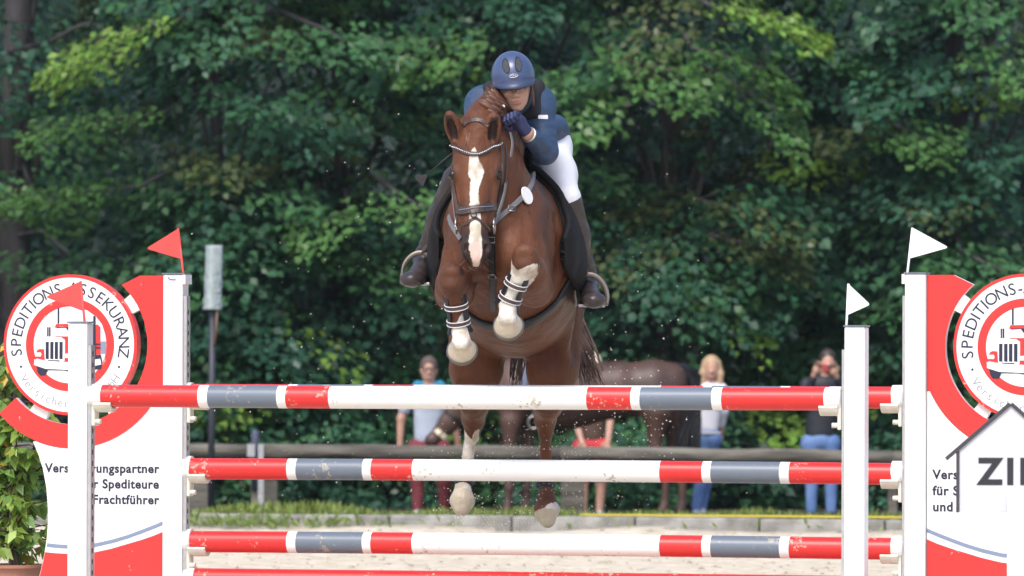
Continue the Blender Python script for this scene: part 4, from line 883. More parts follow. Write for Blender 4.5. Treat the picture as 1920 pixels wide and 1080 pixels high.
for p, n in pn[::1]: mb.tube([p - n*0.003, p, p + n*0.003], [0.0025, 0.0036, 0.0016], 6)
tag(mb.build('beads', mat('white beads', (0.75, 0.75, 0.78), 0.2), bb), kind='stuff')
strap('headpiece', [(866, 236), (878, 228), (892, 224), (906, 227), (916, 236)], 0.020, BL, bridle)
nb = strap('noseband', [(858, 392), (864, 396), (874, 395), (890, 393), (906, 391), (920, 388), (932, 388)], 0.042, BL, bridle, 0.012, 0.007)
strap('noseband_stitching', [(862, 395), (874, 394), (890, 391), (906, 389), (922, 387)], 0.005, MT['grey_web'], nb, 0.003, 0.0155)
strap('flash_strap', [(866, 418), (872, 424), (880, 416), (888, 409), (894, 409), (904, 418), (914, 428), (918, 432)], 0.013, BL, bridle)
fl_ = trace([(889, 405), (890, 405)], 0.014, 3)[0][0]; mb = MB(); mb.tube([fl_ + Vector((0, 0.013*math.cos(q), 0.010*math.sin(q))) for q in np.linspace(0, 6.28, 13)], 0.004, 6); mb.build('flash_loop', BL, bridle)
strap('cheekpiece', [(846, 276), (846, 300), (848, 330), (853, 362), (858, 386), (862, 404)], 0.016, BL, bridle)
strap('cheekpiece', [(938, 272), (942, 300), (941, 330), (937, 362), (932, 388), (927, 404)], 0.018, BL, bridle)
strap('throat_lash', [(946, 262), (950, 300), (948, 336), (942, 368), (936, 384)], 0.012, BL, bridle)
for (px, py, s) in ((863, 410, -1), (926, 410, 1)):
    c = Vector(HD(0.455, s*0.082, -0.085)); mb = MB(); mb.tube([c + Vector((0.036*math.cos(q), 0.006*s, 0.036*math.sin(q))) for q in np.linspace(0, 6.28, 21)], 0.0048, 8); mb.build('bit_ring', MT['steel'], bridle)
reins = [[HD(0.455, 0.086, -0.095), H(944, 372, 0.52), H(952, 325, 0.47), H(962, 270, 0.44), H(957, 246, 0.43)], [HD(0.455, -0.086, -0.095), H(850, 380, 0.50), H(848, 330, 0.42), H(868, 275, 0.36), H(886, 262, 0.36)]]
for r_ in reins: free_strap('rein', r_, 0.018, MT['grey_web'], bridle, (0.5, 1, 0))
bp_ = empty('breastplate', HO, HROT, 'dark leather breastplate with a white number badge on the horse chest', 'breastplate')
strap('shoulder_strap', [(926, 418), (940, 404), (955, 392), (970, 378), (984, 364), (993, 352), (998, 338), (1000, 322)], 0.024, MT['grey_web'], bp_, 0.007, 0.006)
strap('shoulder_strap', [(866, 450), (856, 436), (846, 418), (842, 404)], 0.024, MT['grey_web'], bp_, 0.007, 0.006)
strap('chest_strap', [(921, 436), (922, 460), (923, 490), (924, 520), (924, 550), (925, 580)], 0.034, MT['black_leather'], bp_, 0.010, 0.008)
pc_ = trace([(983, 367), (984, 367)], 0.016, 3)[0]; mb = MB(); bq = []
n0 = pc_[1]; ux = Vector((0, 0, 1)).cross(n0).normalized(); uz = n0.cross(ux)
for i in range(28): q = 2*math.pi*i/28; w = 0.034*(1 - 0.16*math.sin(q)); x, z = math.cos(q)*w, math.sin(q)*0.044; c, s = math.cos(R(35)), math.sin(R(35)); bq.append((x*c - z*s, x*s + z*c))
mb.add([tuple(pc_[0] + ux*x + uz*z - n0*0.004) for x, z in bq] + [tuple(pc_[0] + ux*x + uz*z + n0*0.003) for x, z in bq], [tuple(range(27, -1, -1)), tuple(range(28, 56))] + [(i, (i+1) % 28, 28 + (i+1) % 28, 28 + i) for i in range(28)])
mb.build('number_badge', mat('white badge', (0.8, 0.8, 0.8), 0.4), bp_)
for (px, py) in ((924, 514), (922, 449), (957, 391)):
    c, n0 = trace([(px, py), (px + 1, py)], 0.015, 3)[0]; ux = Vector((0, 0, 1)).cross(n0).normalized(); uz = n0.cross(ux); mb = MB(); mb.tube([c + ux*0.017*a + uz*0.013*b for a, b in ((-1, -1), (1, -1), (1, 1), (-1, 1), (-1, -1))], 0.003, 6); mb.build('buckle', MT['steel'], bp_)
# shells lying on the body: saddle pad, saddle flap, girth
hf = np.array([p.vertices[:] for p in hme.polygons]); hnorm = np.empty(len(HV)*3, np.float32); hme.vertices.foreach_get('normal', hnorm); hnorm = hnorm.reshape(-1, 3).astype(float)
bx = HV @ np.array(BP[0]); bz = HV @ np.array(BP[2]); O_ = np.array((-0.2, 0, 1.85)); bx -= O_ @ np.array(BP[0]); bz -= O_ @ np.array(BP[2])   # along and across the pitched trunk
trunk = (np.abs(HV[:, 1]) < 0.45) & (HV[:, 2] > 1.35)
def shell(name, mask, o0, o1, m, parent):
    fm = mask[hf].all(1); fs = hf[fm]; used = np.unique(fs); mp = -np.ones(len(HV), int); mp[used] = np.arange(len(used)); f2 = mp[fs]; n = len(used)
    e = {}
    for f in f2:
        for i in range(4): a, b = int(f[i]), int(f[(i+1) % 4]); e[(a, b)] = e.get((a, b), 0) + 1
    rim = [(a, b) for (a, b) in e if (b, a) not in e]
    base = HV[used].copy(); nb = {}
    for a, b in rim: nb.setdefault(a, []).append(b); nb.setdefault(b, []).append(a)
    ids = np.array([a for a in nb if len(nb[a]) == 2]); nn_ = np.array([nb[a] for a in ids])
    for _ in range(30): base[ids] = base[ids]*0.4 + 0.3*(base[nn_[:, 0]] + base[nn_[:, 1]])            # clean cut edge
    v = np.concatenate([base + hnorm[used]*o0, base + hnorm[used]*o1])
    faces = [tuple(int(i) + n for i in f) for f in f2] + [tuple(int(i) for i in f[::-1]) for f in f2] + [(a, b, b + n, a + n) for a, b in rim]
    me = bpy.data.meshes.new(name); me.from_pydata([tuple(p) for p in v], [], faces); me.update(); return link(name, me, m, parent, True)
saddle = empty('saddle', HO, HROT, 'black jumping saddle with dark pad on the chestnut horse', 'saddle')
def rbox(x0, x1, z0, z1, r): 
    cx, cz, hx, hz = (x0+x1)/2, (z0+z1)/2, (x1-x0)/2, (z1-z0)/2; dx = np.maximum(np.abs(bx - cx) - hx + r, 0); dz = np.maximum(np.abs(bz - cz) - hz + r, 0); return np.hypot(dx, dz) < r
shell('saddle_pad', trunk & rbox(-0.56, 0.33, -0.06, 0.6, 0.12), 0.003, 0.018, MT['black_cloth'], saddle)
for s in (-1, 1): shell('saddle_flap', trunk & (HV[:, 1]*s > 0.07) & rbox(-0.36, 0.34, -0.14, 0.60, 0.16), 0.018, 0.050, mat('black flap leather', (0.010, 0.0095, 0.011), 0.7, spec=0.2, bump=0.15, bscale=60), saddle)
SS = SDF(); SS.ell((-0.30, 0, 2.235), (0.26, 0.17, 0.07), 0.05, BP); SS.ell((-0.56, 0, 2.24), (0.08, 0.17, 0.09), 0.05, BP); SS.ell((-0.06, 0, 2.32), (0.08, 0.085, 0.07), 0.05, BP); SS.ell((-0.32, 0, 2.36), (0.16, 0.13, 0.06), 0.05, BP, 's')
link('seat', SS.mesh('seat', 0.012), MT['black_leather'], saddle)
shell('girth', trunk & (np.abs(bx - 0.10) < 0.040) & (bz < 0.0), 0.003, 0.020, mat('girth leather', (0.020, 0.019, 0.021), 0.5, spec=0.3), saddle)
# leg boots
MBT = mat('black boot shell', (0.014, 0.014, 0.020), 0.45); MPI = mat('white piping', (0.7, 0.7, 0.72), 0.5); MST = mat('brown strap', (0.075, 0.05, 0.05), 0.5)
def ring_pts(c, d, r, a0, a1, n, back):
    d = unit(d); b = unit(back - d*(back @ d)); s = np.cross(d, b); return [c + (b*math.cos(R(q)) + s*math.sin(R(q)))*r for q in np.linspace(a0, a1, n)]
def leg_boot(label, key, span, straps, r0=0.046):
    k, f, c, t = LEGS[key]; root = empty('tendon_boot', HO, HROT, label, 'horse boot', 'boots on the horse legs'); d = f - k; back = np.array((-1.0, 0, 0.0)); mb = MB(); nn = 17; rows = []
    prof = [(span[0], 0.9), (span[0] + 0.06, 1.0), ((span[0]+span[1])/2, 0.95), (span[1] - 0.1, 1.05), (span[1], 1.22)]
    for o in (0.0, 0.006):
        for (u, sc) in prof:
            wide = 140 if u < span[1] - 0.05 else 128; rows += [tuple(p) for p in ring_pts(k + d*u - np.array((0.008, 0, 0)), d, r0*sc + o, -wide, wide, nn, back)]
    m = len(prof); fs = []
    for i in range(m - 1):
        for j in range(nn - 1):
            fs += [(i*nn+j, i*nn+j+1, (i+1)*nn+j+1, (i+1)*nn+j)[::-1], (m*nn+i*nn+j, m*nn+i*nn+j+1, m*nn+(i+1)*nn+j+1, m*nn+(i+1)*nn+j)]
        for j in (0, nn-1): fs.append((i*nn+j, (i+1)*nn+j, (m+i+1)*nn+j, (m+i)*nn+j))
    for j in range(nn - 1): fs += [(j, j+1, m*nn+j+1, m*nn+j), ((m-1)*nn+j, (m-1)*nn+j+1, (2*m-1)*nn+j+1, (2*m-1)*nn+j)]
    mb.add(rows, fs, 0, True); mb.build('boot_shell', MBT, root)
    for u in straps:
        def band(du, w, r, mm, nm, par):
            b2 = MB(); P = ring_pts(k + d*(u + du), d, r, 60, 300, 22, back); ribbon(b2, [(Vector(p), Vector(unit(p - (k + d*(u+du))))) for p in P], w, 0.004); return b2.build(nm, mm, par)
        sb = band(0, 0.022, r0 + 0.006, MST, 'strap', root); band(-0.045, 0.0035, r0 + 0.009, MPI, 'piping', sb); band(0.045, 0.0035, r0 + 0.009, MPI, 'piping', sb)
leg_boot('black open-front boot on the foreleg with the white knee patch', 'fl', (0.38, 1.08), (0.56, 0.88))
leg_boot('black open-front boot on the brown foreleg at picture left', 'fr', (0.30, 1.12), (0.56, 0.90))
for key, lab in (('hr', 'small dark fetlock boot on the white hind leg'), ('hl', 'small dark fetlock boot on the brown hind leg')):
    k, f, c, t = LEGS[key]; d = f - k; root = empty('fetlock_boot', HO, HROT, lab, 'horse boot', 'boots on the horse legs'); b2 = MB(); P = []
    for o in (0, 0.006): 
        for u in (0.84, 0.93, 1.02, 1.10): P += [tuple(p) for p in ring_pts(k + d*u, d, 0.046 + o, 40, 330, 16, np.array((-1.0, 0.6, 0)))]
    fs = []
    for i in range(3):
        for j in range(15): fs += [(i*16+j, i*16+j+1, (i+1)*16+j+1, (i+1)*16+j)[::-1], (64+i*16+j, 64+i*16+j+1, 64+(i+1)*16+j+1, 64+(i+1)*16+j)]
        for j in (0, 15): fs.append((i*16+j, (i+1)*16+j, 64+(i+1)*16+j, 64+i*16+j))
    for j in range(15): fs += [(j, j+1, 64+j+1, 64+j), (48+j, 48+j+1, 112+j+1, 112+j)]
    b2.add(P, fs, 0, True); b2.build('boot_shell', MBT, root)
# ================================================================ THE RIDER
rider = empty('person', HO, HROT, 'rider in navy jacket, white breeches and helmet crouched over the horse', 'person')
MSK = mat('skin', (0.52, 0.30, 0.22), 0.5, var=0.06, vscale=30, spec=0.35)
MNV = mat('navy jacket cloth', (0.026, 0.056, 0.120), 0.6, var=0.18, vscale=9, bump=0.9, bscale=9, stretch=(1, 1, 2.2))
MWB = mat('white breeches', (0.78, 0.78, 0.82), 0.7, bump=0.25, bscale=12)
def hv(px, py, X): return V3(H(px, py, X))
SHL, SHR = hv(1008, 196, 0.08), hv(906, 196, 0.08); ELL, ELR = hv(1022, 284, 0.20), hv(884, 262, 0.20); WRL, WRR = hv(988, 249, 0.38), hv(893, 262, 0.36)
HPL, HPR = hv(1028, 276, -0.42), hv(932, 276, -0.42); KNL, KNR = hv(1062, 372, -0.06), hv(851, 352, -0.10); ANL, ANR = hv(1102, 528, -0.28), hv(796, 484, -0.28)
NK = hv(962, 190, 0.16); HC_ = hv(963, 150, 0.30)
# head frame: up, right(picture), forward; chin tucked to picture right
fu = unit(np.array((0.03, -0.13, 0.98))); fr_ = unit(np.array((-0.10, 0.98, 0.13)) - fu*(np.array((-0.10, 0.98, 0.13)) @ fu)); ff = np.cross(fr_, fu)
if ff[0] < 0: ff = -ff
FB = [fr_, fu, ff]
def FC(r, u, f): return HC_ + fr_*r + fu*u + ff*f
B = SDF()
B.ell(FC(0, 0.0, -0.01), (0.074, 0.105, 0.092), 0.02, FB)               # skull
B.ell(FC(0, -0.075, 0.022), (0.058, 0.070, 0.066), 0.03, FB)            # lower face
B.ell(FC(0, -0.128, 0.052), (0.026, 0.020, 0.022), 0.02, FB)            # chin
B.ell(FC(0, -0.022, 0.076), (0.050, 0.010, 0.014), 0.012, FB)           # brow
for s in (-1, 1):
    B.ell(FC(s*0.038, -0.062, 0.062), (0.020, 0.016, 0.016), 0.016, FB) # cheekbone
    B.ell(FC(s*0.030, -0.040, 0.092), (0.016, 0.009, 0.012), 0.006, FB, 's')   # eye hollow
    B.ell(FC(s*0.074, -0.045, -0.012), (0.009, 0.030, 0.018), 0.006, FB)       # ear
    B.ell(FC(s*0.014, -0.078, 0.094), (0.009, 0.008, 0.010), 0.006, FB)        # nostril wing
B.cone(FC(0, -0.030, 0.080), FC(0, -0.072, 0.103), 0.009, 0.012, 0.010)
B.ell(FC(0, -0.100, 0.080), (0.024, 0.006, 0.009), 0.006, FB); B.ell(FC(0, -0.113, 0.077), (0.021, 0.007, 0.009), 0.006, FB); B.ell(FC(0, -0.1065, 0.090), (0.020, 0.0022, 0.010), 0.003, FB, 's')
B.cone(HC_ - fu*0.07 - ff*0.02, NK, 0.052, 0.056, 0.03); B.cone(NK, (SHL + SHR)/2, 0.055, 0.10, 0.04)
mid = (HPL + HPR)/2; B.cone((SHL+SHR)/2, mid, 0.105, 0.12, 0.05); B.cone(SHL, SHR, 0.055, 0.055, 0.04)
for a, b, c in ((SHL, ELL, WRL), (SHR, ELR, WRR)): B.chain([a, b, c], [0.050, 0.042, 0.029], 0.02)
for a, b, c in ((HPL, KNL, ANL), (HPR, KNR, ANR)): B.chain([a, b, c], [0.08, 0.055, 0.04], 0.02)
bm_ = link('body', B.mesh('body', 0.0045), MSK, rider)
MEW = mat('eye white', (0.6, 0.58, 0.56), 0.2); MIR = mat('dark iris', (0.03, 0.02, 0.015), 0.15); MLP = mat('lips', (0.42, 0.16, 0.14), 0.45)
for s in (-1, 1):
    ball(FC(s*0.030, -0.041, 0.076), 0.0115, 'eye', MEW, rider, 8); ball(FC(s*0.029, -0.043, 0.0845), 0.0055, 'iris', MIR, rider, 6)
    mb = MB(); mb.tube([Vector(FC(s*(0.012 + 0.009*i), -0.026 + 0.003*math.sin(i*.9), 0.0905 - 0.0028*i)) for i in range(5)], [0.002, 0.0032, 0.0032, 0.0028, 0.0015], 5); mb.build('eyebrow', mat('brown brow', (0.09, 0.05, 0.03), 0.8), rider)
mb = MB(); mb.tube([Vector(FC(-0.022 + 0.011*i, -0.1005 + (0.0015 if i == 2 else 0), 0.0870 - 0.0020*abs(i-2)**1.5)) for i in range(5)], [0.001, 0.0032, 0.0030, 0.0032, 0.001], 6); mb.tube([Vector(FC(-0.020 + 0.010*i, -0.1125, 0.0855 - 0.0020*abs(i-2)**1.5)) for i in range(5)], [0.001, 0.0036, 0.0042, 0.0036, 0.001], 6); mb.build('lips', MLP, rider)
# jacket
J = SDF(); J.cone(SHL, SHR, 0.082, 0.082, 0.05); J.cone((SHL+SHR)/2 + np.array((-.02, 0, -0.03)), mid + np.array((0, 0, 0.0)), 0.150, 0.165, 0.06, ((0, 0, 1), 0.86))
for a, b, c in ((SHL, ELL, WRL), (SHR, ELR, WRR)):
    J.cone(a, b, 0.078, 0.060, 0.04); w = b + (c - b)*0.74; J.cone(b, w, 0.058, 0.043, 0.025)
    for t in (0.45, 0.62, 0.8): p = a + (b - a)*t; J.ell(p + np.array((0.03, 0, 0.0)), (0.045, 0.062, 0.012), 0.015)      # sleeve folds
for s, c_ in ((1, hv(1042, 243, -0.40)), (-1, hv(922, 240, -0.40))): J.ell(c_, (0.16, 0.062, 0.072), 0.05); J.cone(c_ + np.array((-0.02, s*0.012, -0.02)), c_ + np.array((-0.06, s*0.022, -0.045)), 0.045, 0.040, 0.03)
J.cone(NK - np.array((0.02, 0, 0.02)), NK + np.array((0.0, 0, 0.035)), 0.066, 0.060, 0.02)
jm = J.mesh('jacket', 0.0065); jk = link('jacket', jm, MNV, rider)
pt = H(1018, 219, 0.16); d_, n_, _, _ = BVHTree.FromPolygons([tuple(v) for v in verts(jm)], [tuple(p.vertices) for p in jm.polygons]).ray_cast(CL, hray(1018, 220).normalized())
if d_ is not None:
    ux = Vector((0, 0, 1)).cross(n_).normalized(); uz = n_.cross(ux); q = d_ + n_*0.002; MB().add([tuple(q + ux*a*0.023 + uz*b*0.010 + n_*k) for k in (-0.002, 0.003) for a, b in ((-1, -1), (1, -1), (1, 1), (-1, 1))], [(3, 2, 1, 0), (4, 5, 6, 7), (0, 1, 5, 4), (1, 2, 6, 5), (2, 3, 7, 6), (3, 0, 4, 7)]).build('arm_badge', mat('white badge cloth', (0.75, 0.75, 0.77), 0.6), jk)
# back protector: black padded collar rising beside the neck
Pv = SDF(); Pv.cone(hv(920, 166, 0.13), hv(921, 206, 0.20), 0.034, 0.032, 0.02); Pv.cone(hv(1008, 160, 0.12), hv(1003, 212, 0.18), 0.028, 0.030, 0.02); Pv.cone(hv(920, 172, 0.10), hv(1006, 168, 0.10), 0.040, 0.040, 0.03); Pv.cone(hv(925, 212, 0.16), hv(986, 216, 0.16), 0.032, 0.036, 0.03)
link('body_protector', Pv.mesh('body_protector', 0.007), mat('black protector fabric', (0.014, 0.014, 0.020), 0.8, bump=0.2, bscale=120), rider)
# breeches, boots
for s, h_, k_, a_ in ((1, HPL, KNL, ANL), (-1, HPR, KNR, ANR)):
    Bq = SDF(); Bq.cone(mid + np.array((0, 0, -0.02)), h_, 0.115, 0.105, 0.05); Bq.cone(h_, h_ + (k_-h_)*0.55, 0.104, 0.086, 0.05); Bq.cone(h_ + (k_-h_)*0.5, k_, 0.086, 0.064, 0.04); Bq.cone(k_, k_ + (a_-k_)*0.12, 0.062, 0.056, 0.03)
    link('breeches_leg', Bq.mesh('breeches_leg', 0.008), MWB, rider)
    toe = hv(1114, 563, -0.03) if s > 0 else hv(772, 524, -0.04); heel = a_ + np.array((-0.05, -s*0.012, -0.065))
    Bo = SDF(); kt = k_ + (a_-k_)*(0.03 if s > 0 else -0.14); Bo.cone(kt + np.array((0.0, s*0.004, -0.01)), k_ + (a_-k_)*0.45, 0.071, 0.064, 0.03); Bo.cone(k_ + (a_-k_)*0.4, a_, 0.064, 0.045, 0.03)
    Bo.cone(a_, heel, 0.045, 0.038, 0.03); Bo.cone(heel, toe, 0.036, 0.044, 0.03, ((0, 0, 1), 0.62)); Bo.cone(a_ + np.array((0.02, 0, -0.02)), heel + (toe-heel)*0.72 + np.array((0, 0, 0.012)), 0.044, 0.036, 0.04); Bo.ell(toe, (0.060, 0.050, 0.034), 0.03); so_ = SDF(); so_.cone(heel + np.array((0, 0, -0.034)), toe + np.array((0, 0, -0.026)), 0.034, 0.043, 0.01, ((0, 0, 1), 0.22)); so_.cone(heel + np.array((-0.01, 0, -0.045)), heel + np.array((0.02, 0, -0.045)), 0.030, 0.030, 0.01, ((0, 0, 1), 0.4)); link('sole', so_.mesh('sole', 0.006), mat('black rubber sole', (0.015, 0.014, 0.014), 0.7), rider)
    for t in (0.78, 0.86, 0.93): p = k_ + (a_-k_)*t; Bo.ell(p, (0.052, 0.054, 0.009), 0.012)       # ankle creases
    link('boot', Bo.mesh('boot', 0.006), MT['boot_leather'], rider)
    # stirrup
    sr = empty('stirrup', HO, HROT, 'steel stirrup round the riding boot at picture ' + ('right' if s > 0 else 'left'), 'stirrup', 'stirrups of the saddle'); ball_of = Vector(heel + (toe - heel)*0.62); mb = MB()
    ax_ = Vector((0.0, 1, 0)); dn = Vector((0.12, 0.10*s, -1)).normalized(); pts = []
    for i in range(25):
        q = R(-205 + 230*i/24 + 0); w = 0.078; hgt = 0.105; pts.append(ball_of + ax_*(math.cos(R(-25 + 230*i/24))*w) + dn*(0.012 - (math.sin(R(-25 + 230*i/24))*hgt + 0.022)))
    mb.tube(pts, 0.0075, 8, flat=(1.0, 1.8)); mb.build('iron', mat('dark stirrup metal', (0.20, 0.17, 0.15), 0.35, 0.5), sr)
    tr_ = MB(); c0 = (pts[0] + pts[-1])/2; Mx = Matrix.Translation(c0); tr_.box((-0.03, -0.062, -0.008), (0.03, 0.062, 0.006), M=Mx, bev=0.003); tr_.build('tread', MT['alu'], sr)
    top = pts[12]; side_at = H(1062, 452, -0.12) if s > 0 else H(826, 440, -0.12); free_strap('stirrup_leather', [side_at, side_at.lerp(top, .5) + Vector((0.01, 0.008*s, 0)), top], 0.026, MT['brown_leather'], sr, (0.6, s, 0.0))
# gloves: palm and five curled fingers round the rein
def glove(wr, palm_dir, across, curl):
    g = SDF(); w = V3(wr); pd, ac = unit(V3(palm_dir)), V3(across); ac = unit(ac - pd*(ac @ pd)); cu = np.cross(pd, ac); cu = cu if cu @ V3(curl) > 0 else -cu
    g.cone(w, w + pd*0.03, 0.031, 0.030, 0.02); pc = w + pd*0.062; g.ell(pc, (0.046, 0.042, 0.022), 0.015, [pd, ac, cu])
    for i, (o, l) in enumerate(((-0.030, 0.92), (-0.010, 1.0), (0.010, 0.97), (0.029, 0.82))):
        k0 = pc + pd*0.036 + ac*o; k1 = k0 + (pd*0.75 + cu*0.65)*0.030*l; k2 = k1 + (cu*0.95 - pd*0.25)*0.028*l; k3 = k2 + (-pd*0.85 + cu*0.1)*0.022*l
        g.chain([k0, k1, k2, k3], [0.0108, 0.0100, 0.0095, 0.0085], 0.004)
    t0 = pc - pd*0.020 - ac*0.034; t1 = t0 + (pd*0.5 - ac*0.6 + cu*0.5)*0.035; t2 = t1 + (pd*0.8 + cu*0.4 + ac*0.15)*0.030; g.chain([t0, t1, t2], [0.013, 0.011, 0.0095], 0.006)
    return g.mesh('glove', 0.0042)
MGL = mat('navy glove', (0.020, 0.028, 0.095), 0.5, bump=0.2, bscale=60)
gd = hv(958, 212, 0.44) - WRL; link('glove', glove(WRL + gd*0.10, gd, (0.5, 0.35, 0.6), (0.55, -0.6, -0.5)), MGL, rider)
link('glove', glove(WRR, (0.1, -0.02, -0.05), (0, 0.2, 1), (0.3, 1, 0)), MGL, rider)
wc = WRL + (ELL - WRL)*0.10; wd = unit(ELL - WRL); mb = MB(); mb.tube([Vector(p) for p in ring_pts(wc, wd, 0.034, 0, 360, 20, np.array((1.0, 0, 0)))], 0.006, 6, cap=False); wt = mb.build('wrist_watch', MT['steel'], rider)
# helmet: shell with peak, two dark vents, trim and badge
def helmet_pt(az, el, k=1.0):   # az 0 = forward, + to picture right; el from the rim up
    return FC(0.103*k*math.sin(az)*math.cos(el), 0.014 + 0.122*k*math.sin(el), 0.002 + 0.125*k*math.cos(az)*math.cos(el))
mb = MB(); na, ne = 48, 14; vs_ = []
for k in (1.0, 0.93):
    for j in range(ne + 1):
        el = R(-16) + (R(88) - R(-16))*j/ne
        for i in range(na): az = 2*math.pi*i/na; vs_.append(tuple(helmet_pt(az, el + (R(-9)*(0.5 - 0.5*math.cos(az)) if j == 0 else 0), k)))
o = (ne+1)*na; fs_ = []
for j in range(ne):
    for i in range(na): i2 = (i+1) % na; fs_ += [(j*na+i, j*na+i2, (j+1)*na+i2, (j+1)*na+i), (o+j*na+i2, o+j*na+i, o+(j+1)*na+i, o+(j+1)*na+i2)]
fs_ += [tuple(ne*na + i for i in range(na))] + [(i, o+i, o+(i+1) % na, (i+1) % na) for i in range(na)]; mb.add(vs_, fs_, 0, True)
MHM = mat('blue helmet shell', (0.050, 0.075, 0.165), 0.33, coat=0.25, var=0.05); hm = mb.build('helmet', MHM, rider)
pk = MB(); rows = []
for (rad, drop) in ((0.99, 0.0), (1.14, -0.012), (1.22, -0.026)):
    for i in range(25): az = R(-78 + 156*i/24); f_ = max(0.0, math.cos(az*1.13)); k = 1 + (rad - 1)*f_ + 0.005; p = helmet_pt(az, R(-10), k); rows.append(tuple(p + fu*drop*f_))
for (rad, drop) in ((1.22, -0.032), (0.97, -0.012)):
    for i in range(25): az = R(-78 + 156*i/24); f_ = max(0.0, math.cos(az*1.13)); k = 1 + (rad - 1)*f_; p = helmet_pt(az, R(-13), k); rows.append(tuple(p + fu*drop*f_))
pk.add(rows, [(j*25+i, j*25+i+1, (j+1)*25+i+1, (j+1)*25+i)[::-1] for j in range(4) for i in range(24)], 0, True); pk.build('peak', mat('dark blue peak', (0.035, 0.050, 0.105), 0.4), hm)
for s in (-1, 1):
    mb = MB(); c_az, c_el = R(s*19), R(27); ring = []
    for k in range(24):
        q = 2*math.pi*k/24; a, b = math.cos(q)*R(8.5), math.sin(q)*R(19); tl = R(s*15); ring.append((c_az + (a*math.cos(tl) + b*math.sin(tl))/math.cos(c_el), c_el + b*math.cos(tl) - a*math.sin(tl)))
    mb.add([tuple(helmet_pt(a, e, 1.012)) for a, e in ring] + [tuple(helmet_pt(c_az, c_el, 1.020))], [(i, (i+1) % 24, 24) for i in range(24)], 0, True); v = mb.build('vent', mat('vent mesh', (0.05, 0.055, 0.07), 0.6, bump=0.5, bscale=300), hm)
    m2 = MB(); m2.tube([Vector(helmet_pt(a, e, 1.014)) for a, e in ring + ring[:1]], 0.0022, 5, cap=False); m2.build('vent_rim', mat('black rim', (0.01, 0.01, 0.012), 0.5), v)
mb = MB(); mb.tube([Vector(helmet_pt(R(11)*math.cos(q), R(1) + R(3.6)*math.sin(q), 1.015)) for q in np.linspace(0, 6.28, 25)], 0.0016, 5, cap=False); mb.tube([Vector(helmet_pt(R(-9 + 3*i), R(1 + (1.6 if i % 2 else -1.3)), 1.016)) for i in range(7)], 0.0014, 5); mb.build('badge', mat('silver badge', (0.6, 0.6, 0.64), 0.3, 0.7), hm)
mb = MB()
for s in (-1, 1): mb.tube([Vector(FC(s*0.080, -0.01, 0.02)), Vector(FC(s*0.074, -0.06, 0.022)), Vector(FC(s*0.050, -0.125, 0.030)), Vector(FC(0, -0.150, 0.040))], 0.005, 6)
mb.build('chin_strap', MT['black_leather'], rider)
hr_ = []
for i in range(26): s = -1 if i < 20 else 1; a = FC(s*0.078, -0.02 + rr.uniform(-.01, .01), -0.01 + rr.uniform(-.02, .02)); e = FC(s*(0.066 + rr.uniform(0, .018)), -0.115 - rr.uniform(0, .03), 0.005 + rr.uniform(-.02, .03)); hr_.append([a, (a+e)/2 + fr_*s*0.006, e])
hair('hair', hr_, mat('light brown hair', (0.23, 0.13, 0.08), 0.5), rider, 0.003)
ball(hv(943, 200, 0.42), 0.0105, 'earpiece', mat('white plastic', (0.8, 0.8, 0.8), 0.3), rider, 8)
# whip in the far hand
wp = empty('riding_whip', HO, HROT, 'thin black riding whip with leather flap left of the horse head', 'whip'); a, b = H(876, 268, 0.34), H(800, 328, 0.42)
MB().tube([a, a.lerp(b, .5) + Vector((0, 0, .006)), b], [0.006, 0.0045, 0.0035], 6).build('shaft', MT['black_leather'], wp)
u = (b - a).normalized(); sdv = u.cross(Vector((1, 0, 0))).normalized(); t0 = H(785, 341, 0.42); fl = MB(); fl.add([tuple(b + sdv*0.006 + Vector((k, 0, 0))) for k in (-.003, .003)] + [tuple(b - sdv*0.006 + Vector((k, 0, 0))) for k in (-.003, .003)] + [tuple(t0 + sdv*0.030 + Vector((k, 0, 0))) for k in (-.003, .003)] + [tuple(t0 - sdv*0.030 + Vector((k, 0, 0))) for k in (-.003, .003)], [(0, 2, 6, 4), (1, 5, 7, 3), (0, 4, 5, 1), (2, 3, 7, 6), (4, 6, 7, 5), (0, 1, 3, 2)]); fl.build('flap', MT['black_leather'], wp)
